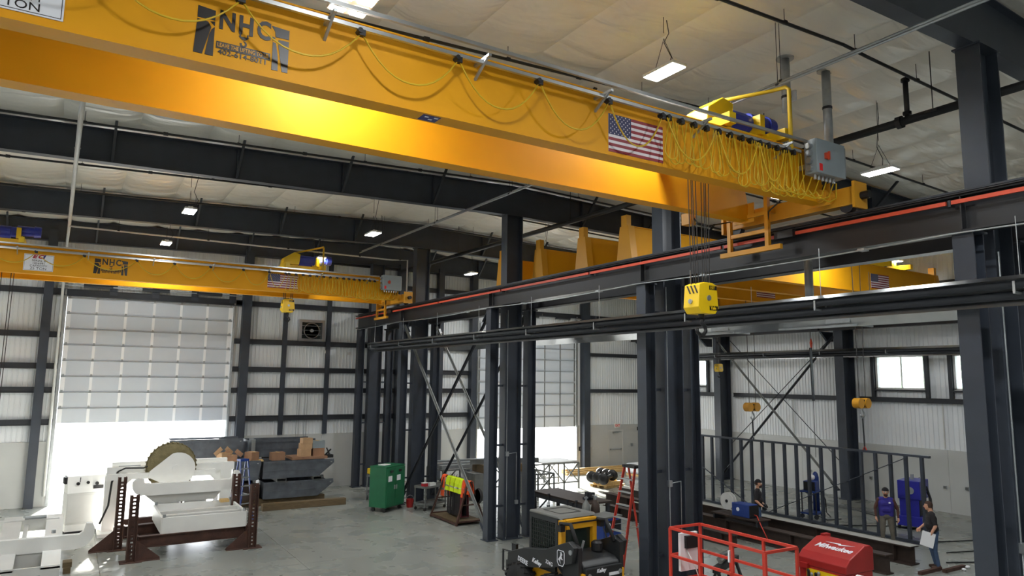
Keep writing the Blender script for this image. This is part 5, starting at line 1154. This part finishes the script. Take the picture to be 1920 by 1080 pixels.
B().add([(-.02+u*ca-sa*h_, v, 1.462+u*sa+ca*h_) for h_ in (.0, .006) for u, v in ((.1, .25), (.13, -.1), (.1, -.12), (.14, -.42), (.06, -.08), (.09, -.06))], [tuple(range(5, -1, -1)), tuple(range(6, 12))]+[(k, (k+1) % 6, 6+(k+1) % 6, 6+k) for k in range(6)]).build('bolt_mark', 'decal_white', ld)
for x in (-.35, .38):
    for y in (-.45, .45): B().cyl((x-.03, y, .06), (x+.03, y, .06), .06, n=12).build('caster', 'rubber', t)
# ================================================================ steel beams on the floor of the right bay
def floor_beam(x, y0, y1, h, wd, lab, m='dark_scale', top=None):
    t = thing('steel_beam', lab, 'beam', (x, y0, 0), group='long beams on the floor')
    B().ibeam((x, y0, h/2), (x, y1, h/2), h, wd, .03, .02).build('section', m, t, world=True)
    if top: B().box(x-wd/2+.005, x+wd/2-.005, y0, y1, h, h+.004).build('top_face', top, t, world=True)
    y = y0+.5
    while y < y1: B().box(x-wd/2+.02, x+wd/2-.02, y-.01, y+.01, .03, h-.03).build('stiffener', m, t, world=True); y += 2.4
floor_beam(20.0, 11.2, 23.4, .5, .42, 'long dark steel beam with pale top flange before the stud frame', 'dark_scale', 'flange_grey')
floor_beam(18.45, 11.0, 22.5, .5, .34, 'long rusty steel beam beside the pale topped one', 'dark_scale')
floor_beam(17.3, 15.0, 21.0, .36, .28, 'shorter dark beam nearest the columns in the right bay', 'dark_scale')
for k, (x, y, a) in enumerate(((19.6, 10.6, .4), (20.4, 10.4, -.3))): tag(B().box(x-.5, x+.5, y-.05, y+.05, 0, .08).build('scrap_bar', 'rust'), 'short rusty scrap bar at the end of the beams, %s' % ('left', 'right')[k], 'bar', 'scrap bars')
tag(B().ell((20.9, 10.3, .04), (.1, .05, .04), 8, 5).build('glove', 'paper'), 'crumpled white glove on the floor beside the man in black', 'glove'); tag(B().ell((20.6, 10.25, .03), (.06, .06, .03), 8, 5).build('rag', 'paper'), 'small white rag on the floor beside the glove', 'rag')
# stud frame
t = thing('stud_frame', 'long upright steel stud frame hanging from two crane hooks', 'stud frame', (22.65, 12.2, .02))
B().box(-.06, .06, 0, 11.6, 0, .08).build('bottom_rail', 'steel', t); B().box(-.06, .06, -.15, 11.6, 2.62, 2.69).build('top_rail', 'steel', t)
k = 0; y = .1
while y < 11.5:
    B().box(-.05, .05, y-.045, y+.045, .08, 2.62).build('stud', 'steel', t); y += .5
B().bar((-.07, .5, 2.6), (-.07, 5.8, .1), .05, .02, (0, 1, 0)).build('diagonal', 'steel', t); B().bar((-.07, 11.3, 2.5), (-.07, 6.5, .1), .05, .02, (0, 1, 0)).build('diagonal', 'steel', t)
# twin cheek hook blocks and slings holding the frame
for k, (y, z, l) in enumerate(((18.62, 3.85, 'left'), (14.1, 4.15, 'right, before the wall column'))):
    t = thing('hook_block', 'orange twin sheave hook block over the stud frame, '+l, 'hook block', (22.6, y, z), group='twin sheave blocks')
    for s in (-1, 1):
        B().cyl((s*.2-.07, -.12, .1), (s*.2-.07, .12, .1), .17, n=18).build('cheek', 'orange_yellow', t)
    B().box(-.2, .1, -.08, .08, -.02, .22).build('body', 'black', t)
    B().tube([(-.05, 0, -.02), (-.05, 0, -.12), (.03, 0, -.2), (.05, 0, -.3), (-.03, 0, -.38), (-.13, 0, -.34), (-.14, 0, -.27)], .03, 8).build('hook', 'galv', t, smooth=True)
    B().cyl((-.2, 0, .2), (-.25, 0, 9.0-z), .012, n=5).cyl((.15, 0, .2), (.2, 0, 9.0-z), .012, n=5).build('wire_ropes', 'wire', t)
    s_ = thing('sling', 'dark lifting sling from the %s hook block down to the stud frame' % ('left', 'right')[k], 'sling', (22.6, y, 2.72), group='slings')
    B().bar((-.03, 0, 0), (-.03, .02, z-.4-2.72), .06, .02).build('webbing', 'girt', s_); B().tube([(-.03, -.06, .0), (-.03, 0, .12), (-.03, .06, .0)], .02, 6).build('shackle', 'red_paint' if k else 'galv', s_)
t = thing('hanging_strap', 'dark strap with an orange hook hanging before the right wall', 'strap', (25.2, 17.8, 4.0)); B().bar((0, 0, .2), (-.05, 0, 2.3), .12, .05).build('strap', 'girt', t); B().tube([(0, 0, 2.3), (.05, 0, 2.5), (0, 0, 2.65), (-.05, 0, 2.5), (0, 0, 2.3)], .03, 6).build('hook', 'red_bar', t); B().cyl((0, 0, 2.6), (0, 0, 4.8), .012, n=5).cyl((0, 0, -2.0), (0, 0, .2), .01, n=5).build('rope', 'wire', t)
# wire feeder on a bench
t = thing('bench', 'low dark steel bench under the wire feeder', 'bench', (18.45, 15.9, .5)); B().box(-.3, .3, -1.0, .9, .16, .2).build('top', 'dark_scale', t)
for y in (-.9, .8): B().box(-.25, .25, y-.03, y+.03, 0, .16).build('leg', 'girt', t)
t = thing('wire_feeder', 'blue wire feeder with a white spool on the low bench', 'wire feeder', (18.45, 15.7, .7)); B().box(-.2, .2, -.4, .3, 0, .4).build('case', 'miller_blue', t, bev=.02); B().box(-.21, .21, -.42, -.4, .02, .38).build('front_panel', 'black', t); B().cyl((-.21, .05, .22), (-.2, .05, .22), .06, n=14).build('logo_disc', 'decal_white', t)
B().lathe([(.02, -.08), (.27, -.08), (.27, -.06), (.12, -.05), (.12, .05), (.27, .06), (.27, .08), (.02, .08)], (0, .6, .38), 'x', 24).build('spool', 'off_white', t); B().cyl((-.1, .6, .38), (.1, .6, .38), .05, n=12).build('spool_hub', 'black', t); B().bar((0, .3, .1), (0, .6, .38), .04, .04).build('spool_arm', 'girt', t); B().tube([(0, -.42, .1), (-.1, -.6, .1), (-.3, -.9, -.1), (-.35, -1.2, -.5)], .015, 6).build('lead', 'red_paint', t, smooth=True)
# welding carts beyond the stud frame
t = thing('welding_cart', 'blue welding cart with torch and cables, left of the two beyond the stud frame', 'welder', (23.6, 16.9, 0), .3)
for x in (-.35, .35):
    for y in (-.25, .25): B().bar((x, y, .12), (x, y, .95), .04, .04).cyl((x-.02, y, .08), (x+.02, y, .08), .08, n=12).build('leg', 'girt', t)
B().box(-.4, .4, -.3, .3, .16, .22).build('shelf', 'miller_blue', t); B().box(-.4, .4, -.3, .3, .93, .98).build('shelf', 'miller_blue', t); B().box(-.25, .2, -.22, .22, .98, 1.32).build('case', 'miller_blue', t, bev=.02); B().box(-.27, -.25, -.2, .2, 1.0, 1.3).build('front_panel', 'black', t)
B().lathe([(0, 0), (.12, 0), (.12, 1.2), (.08, 1.35), (.03, 1.4)], (.3, -.05, .22), 'z', 14).build('gas_bottle', 'miller_blue', t, smooth=True); B().ell((-.05, -.05, 1.45), (.1, .1, .1), 8, 6).build('helmet', 'paper', t); B().bar((-.4, .0, .9), (-.7, .0, .98), .03, .03).build('handle', 'girt', t)
B().tube([(-.3, -.2, 1.0), (-.5, -.3, .6), (-.55, -.3, .2), (-.3, -.6, .03), (.3, -.9, .02)], .02, 6).tube([(.4, -.2, .95), (.55, -.3, .6), (.6, -.3, .15), (.4, -.5, .03)], .02, 6).build('leads', 'black', t, smooth=True)
t = thing('plasma_cutter', 'large royal blue cutting machine on wheels behind the man in blue', 'machine', (25.1, 14.0, 0), .25)
B().box(-.5, .6, -.35, .35, 1.0, 1.62).build('upper_case', 'royal_blue', t, bev=.02); B().box(-.55, .3, -.38, .38, .12, .45).build('base', 'royal_blue', t, bev=.02); B().prism([(.3, .12), (.65, .12), (.5, 1.0), (.35, 1.0)], 'y', -.2, .2).build('column', 'royal_blue', t)
B().box(-.5, -.45, -.3, .3, .45, 1.0).box(-.2, .4, .3, .34, .45, 1.0).build('back_panel', 'royal_blue', t); B().box(-.2, .15, -.25, .25, .45, .95).build('inner_block', 'black', t)
B().cyl((-.52, -.05, 1.3), (-.5, -.05, 1.3), .12, n=16).build('dial', 'galv', t); B().cyl((.0, 0, 1.62), (.0, 0, 1.8), .06, n=12).build('stack', 'galv', t); B().bar((.6, 0, 1.55), (.9, 0, 1.6), .03, .03).build('handle', 'black', t)
for x in (-.45, .5):
    for y in (-.36, .36): B().cyl((x, y-.03, .09), (x, y+.03, .09), .09, n=12).build('wheel', 'rubber', t)
for k in range(3): B().tube([(.3, -.36, 1.4-.1*k), (.2, -.5, 1.0), (.0+.1*k, -.52, .6), (.2, -.45, .9), (.35, -.4, 1.2)], .025, 6).build('hose', 'black', t, smooth=True)
# clutter below the lift rails and red chest
t = thing('saw_horse', 'black pipe stand beyond the scissor lift', 'stand', (13.0, 11.6, 0), .4); B().bar((-.7, 0, .8), (.7, 0, .8), .14, .14).build('beam', 'black', t)
for x in (-.6, .6): B().bar((x, -.3, 0), (x, 0, .8), .08, .05).bar((x, .3, 0), (x, 0, .8), .08, .05).build('leg', 'black', t)
t = thing('pipe_bundle', 'short steel offcuts piled on the black stand', 'offcuts', (13.0, 11.6, .87), .4); B().cyl((-.4, 0, .05), (.3, .05, .05), .05).cyl((-.2, .1, .05), (.5, .08, .05), .05).cyl((-.2, .05, .13), (.4, .05, .13), .05).build('pipe', 'grey_steel', t)
t = thing('carton', 'open brown carton on the floor beyond the scissor lift', 'carton', (12.6, 10.4, 0), .3); B().box(-.35, .35, -.3, .3, 0, .35).build('box', 'carton', t)
for s in (-1, 1): B().bar((s*.35, 0, .35), (s*.55, 0, .48), .6, .01, (0, 1, 0)).build('flap', 'carton', t)
t = thing('chop_saw', 'black power saw beside the open carton', 'saw', (12.4, 11.0, 0), .5); B().box(-.25, .25, -.2, .2, 0, .12).build('base', 'black', t); B().cyl((0, -.04, .4), (0, .04, .4), .2, n=18).build('guard', 'black', t); B().bar((.1, 0, .1), (.0, 0, .4), .08, .1).bar((0, 0, .45), (-.35, 0, .6), .05, .05).build('arm', 'black', t)
# floor cables in the right bay
for k, pts in enumerate((((21.9, 17.2), (22.3, 16.4), (23.3, 15.3), (24.5, 14.6), (25.2, 13.6)), ((23.0, 12.6), (24.0, 12.2), (25.2, 11.8), (26.5, 11.3), (27.8, 10.5)), ((22.2, 11.5), (23.2, 11.2), (24.4, 11.0), (23.9, 10.5), (23.2, 10.8), (24.8, 10.2), (26.0, 9.6)), ((21.0, 10.9), (22.0, 10.4), (23.2, 9.9), (24.0, 9.4)), ((26.8, 18.0), (26.2, 16.6), (25.8, 15.5), (25.4, 14.6)))):
    P = []
    for a, c in zip(pts, pts[1:]):
        for i in range(6): P.append((a[0]+(c[0]-a[0])*i/6, a[1]+(c[1]-a[1])*i/6, .018))
    Q = [P[0]]+[tuple((P[i-1][j]+P[i][j]*2+P[i+1][j])/4 for j in range(3)) for i in range(1, len(P)-1)]+[P[-1]]
    tag(B().tube(Q, .018, 6).build('floor_cable', 'cord', smooth=True), 'black cable lying on the right bay floor, %s' % ('between the welding cart and the blue machine', 'from the blue machine to the right', 'coiled near the right column', 'nearest the man in black', 'by the right wall')[k], 'cable', 'floor cables')
tag(B().box(26.3, 26.6, 15.6, 19.0, 0, .06).build('steel_strip', 'grey_steel'), 'long flat steel strip on the floor by the right wall', 'strip')
# ================================================================ people
def person(label, loc, rz, segs, parts, mats, extras):
    t = thing('person', label, 'person', loc, rz)
    b = B()
    for (p, q, r0, r1, m) in segs:
        p, q = Vector(p), Vector(q); n = max(2, int((q-p).length/.03))
        b.cyl(p, q, r0, r1, 12); b.ell(p, (r0, r0, r0), 10, 7); b.ell(q, (r1, r1, r1), 10, 7)
    for c, r, m in parts: b.ell(c, r, 14, 10)
    o = b.build('body', 'skin', t)
    md = o.modifiers.new('r', 'REMESH'); md.mode = 'VOXEL'; md.voxel_size = .0095
    sm = o.modifiers.new('s', 'SMOOTH'); sm.iterations = 3; sm.factor = .5
    bpy.context.view_layer.update()
    me = bpy.data.meshes.new_from_object(o.evaluated_get(bpy.context.evaluated_depsgraph_get())); o.modifiers.clear(); o.data = me; me.name = 'body'
    me.materials.clear(); idx = {}
    for k, m in enumerate(mats): me.materials.append(M[m]); idx[m] = k
    S_ = [(Vector(p), Vector(q), r0, r1, idx[m]) for p, q, r0, r1, m in segs]
    for f in me.polygons:
        c = f.center; best = 9; bi = 0
        for p, q, r0, r1, m in S_:
            d = q-p; L = d.length_squared; u = 0 if L < 1e-9 else max(0, min(1, (c-p).dot(d)/L)); e = (c-(p+d*u)).length-(r0+(r1-r0)*u)
            if e < best: best = e; bi = m
        for cc, r, m in parts:
            v = c-Vector(cc); e = (math.sqrt((v.x/r[0])**2+(v.y/r[1])**2+(v.z/r[2])**2)-1)*min(r)
            if e < best: best = e; bi = idx[m]
        f.material_index = bi; f.use_smooth = True
    for fn in extras: fn(t)
    return t
def figure(hip, shoulder_w, leg, armL, armR, headc, look, top, slv, trs, shoe, forearm, belly=.0, hand='skin', lean=(0, 0)):
    # local frame: faces -Y. arms given as elbow and wrist points
    hx = .1; S = []; P = []
    lx, ly = lean
    sh = Vector((lx, ly, 1.44))
    for s, (kn, an) in ((-1, leg[0]), (1, leg[1])):
        h = Vector((s*hx, 0, .92)); kn, an = Vector(kn), Vector(an)
        S += [(h, kn, .1, .072, trs), (kn, an, .068, .05, trs)]
        S += [(an+Vector((0, .03, -.04)), an+Vector((0, -.14, -.055)), .045, .04, shoe), (an, an+Vector((0, .02, -.03)), .05, .05, shoe)]
    S += [((-.07, 0, .95), (.07, 0, .95), .125, .125, trs), ((-.05, 0, 1.04), (.05, 0, 1.04), .13, .13, top), ((-.06+lx*.4, -belly*.5+ly*.4, 1.12), (.06+lx*.4, -belly*.5+ly*.4, 1.12), .128+belly*.4, .128+belly*.4, top), ((-.09+lx*.8, ly*.8-.01, 1.3), (.09+lx*.8, ly*.8-.01, 1.3), .125, .125, top), ((-.085, -belly*.3, .98), (-.1+lx*.7, ly*.7-belly*.2, 1.32), .118, .118, top), ((.085, -belly*.3, .98), (.1+lx*.7, ly*.7-belly*.2, 1.32), .118, .118, top), ((sh.x-.14, sh.y, 1.42), (sh.x+.14, sh.y, 1.42), .075, .075, top), ((sh.x, sh.y+.01, 1.42), (headc[0]*.6+sh.x*.4, headc[1]*.5+sh.y*.5, 1.56), .065, .055, 'skin')]
    for s, (el, wr) in ((-1, armL), (1, armR)):
        a = Vector((sh.x+s*.19, sh.y, 1.41)); el, wr = Vector(el), Vector(wr); d = (wr-el).normalized(); md = a.lerp(el, .85)
        S += [(a, md, .062, .052, slv), (md, el, .047, .045, slv if forearm != 'skin' else 'skin'), (el, wr, .044, .03, forearm)]
        pm = wr+d*.07; S.append((wr, pm, .03, .036, hand)); sd = Vector((-s*1.0, -.2, 0)); sd = (sd-d*sd.dot(d)).normalized(); nr = d.cross(sd)
        for k in range(4):
            o = pm+nr*(k-1.5)*.021+d*.01; L = (.075, .085, .08, .06)[k]; m1 = o+d*L*.55+sd*.012; e = m1+d*L*.4+sd*.03
            S += [(o, m1, .0105, .01, hand), (m1, e, .01, .009, hand)]
        th = wr+d*.03-nr*.035; S += [(th, th+d*.04-nr*.02+sd*.02, .013, .011, hand), (th+d*.04-nr*.02+sd*.02, th+d*.075-nr*.012+sd*.035, .011, .01, hand)]
    h = Vector(headc); f = Vector((look[0], look[1], 0)).normalized(); r = Vector((-f.y, f.x, 0))
    P += [(tuple(h), (.082, .096, .118), 'skin'), (tuple(h+f*.03+Vector((0, 0, -.06))), (.055, .055, .06), 'skin')]
    S += [(h+f*.088+Vector((0, 0, .01)), h+f*.108+Vector((0, 0, -.022)), .012, .016, 'skin')]
    for s in (-1, 1): S.append((h+r*s*.078+Vector((0, 0, -.02)), h+r*s*.08+Vector((0, 0, .02)), .014, .016, 'skin'))
    return S, P, h, f, r
def face(h, f, r, hair='hair_brown', beard=None, glasses=False, cap=None, brim=0):
    def fn(t):
        for s in (-1, 1):
            e = h+f*.083+r*s*.032+Vector((0, 0, .012)); B().ell(tuple(e), (.012, .012, .009), 8, 6).build('eye', 'black' if not glasses else 'paper', t)
        m = h+f*.088+Vector((0, 0, -.055)); B().ell(tuple(m), (.024, .014, .007), 8, 5).build('mouth', 'decal_red', t)
        hb = B().ell(tuple(h-f*.012+Vector((0, 0, .024))), (.093, .104, .114), 14, 10)
        hb.v = [p for p in hb.v]; keep = []
        for q in hb.f:
            c = sum((Vector(hb.v[i]) for i in q), Vector())/len(q)-h
            if c.z > .045 or (c.dot(f) < .0 and c.z > -.05): keep.append(q)
        hb.f = keep; hb.build('hair', hair, t, smooth=True)
        if cap:
            c2 = B().ell(tuple(h-f*.008+Vector((0, 0, .037))), (.1, .11, .106), 14, 10)
            c2.f = [q for q in c2.f if (sum((Vector(c2.v[i]) for i in q), Vector())/len(q)-h).z > .04]; c2.build('cap', cap, t, smooth=True)
            a = h+f*brim*.09+Vector((0, 0, .05)); B().bar(tuple(a), tuple(a+f*brim*.08+Vector((0, 0, -.01))), .13, .012).build('cap_brim', cap, t)
        if beard: B().ell(tuple(h+f*.05+Vector((0, 0, -.085))), (.058, .058, .055), 12, 8).build('beard', beard, t, smooth=True)
        if glasses:
            for s in (-1, 1): B().ell(tuple(h+f*.095+r*s*.033+Vector((0, 0, .012))), (.028, .028, .02), 10, 6).build('safety_glasses', 'glass', t, smooth=True)
    return fn
# man in black cap, in profile, behind the beams: looks to the right in the picture
S_, P_, h, f, r = figure(0, 0, (((-.1, -.02, .5), (-.1, .03, .1)), ((.11, -.03, .5), (.12, .02, .1))), ((-.27, .02, 1.12), (-.22, -.17, .95)), ((.27, .02, 1.12), (.2, -.18, .96)), (0, -.04, 1.64), (0, -1), 'shirt_black', 'shirt_black', 'jeans', 'boots', 'skin', .05, 'black')
person('person in black T-shirt, backward cap and jeans standing behind the beams', (19.25, 15.8, 0), math.radians(35), S_, P_, ['skin', 'shirt_black', 'jeans', 'boots', 'black'], [face(h, f, r, 'hair_brown', 'hair_brown', True, 'cloth_black', -1)])
# man in blue vest facing the camera
S_, P_, h, f, r = figure(0, 0, (((-.12, -.03, .5), (-.14, .02, .1)), ((.13, -.03, .5), (.16, .02, .1))), ((-.3, .02, 1.14), (-.29, -.06, .9)), ((.31, .03, 1.14), (.31, -.05, .9)), (0, -.03, 1.64), (0, -1), 'shirt_blue', 'sleeve_brown', 'khaki', 'boots', 'sleeve_brown', .03, 'skin')
def crest(t): B().ell((.09, -.155, 1.34), (.035, .01, .025), 8, 5).build('crest', 'decal_white', t)
person('person in royal blue vest over brown sleeves with dark cap and safety glasses', (21.35, 12.75, 0), math.radians(-55), S_, P_, ['skin', 'shirt_blue', 'sleeve_brown', 'khaki', 'boots'], [face(h, f, r, 'hair_brown', 'hair_brown', True, 'cloth_black', -1), crest])
# man in black polo seen from behind, holding papers
S_, P_, h, f, r = figure(0, 0, (((-.1, -.04, .5), (-.1, .04, .1)), ((.11, -.02, .5), (.13, .05, .1))), ((-.28, -.06, 1.16), (-.22, -.26, 1.0)), ((.28, .0, 1.14), (.27, -.12, .92)), (-.02, -.08, 1.62), (-.35, -1), 'shirt_black', 'shirt_black', 'jeans', 'boots', 'skin', .07, 'skin', (0, -.03))
pp = person('person in black polo and blue jeans holding papers, back towards the camera', (20.15, 10.75, 0), math.radians(-140), S_, P_, ['skin', 'shirt_black', 'jeans', 'boots'], [face(h, f, r, 'hair_brown')])
ph = thing('papers', 'white sheets held by the person in the black polo', 'paper', (20.15, 10.75, 0), math.radians(-140)); B().bar((.3, -.16, .98), (.36, -.26, .62), .36, .006, (1, .4, .3)).build('sheet', 'paper', ph)
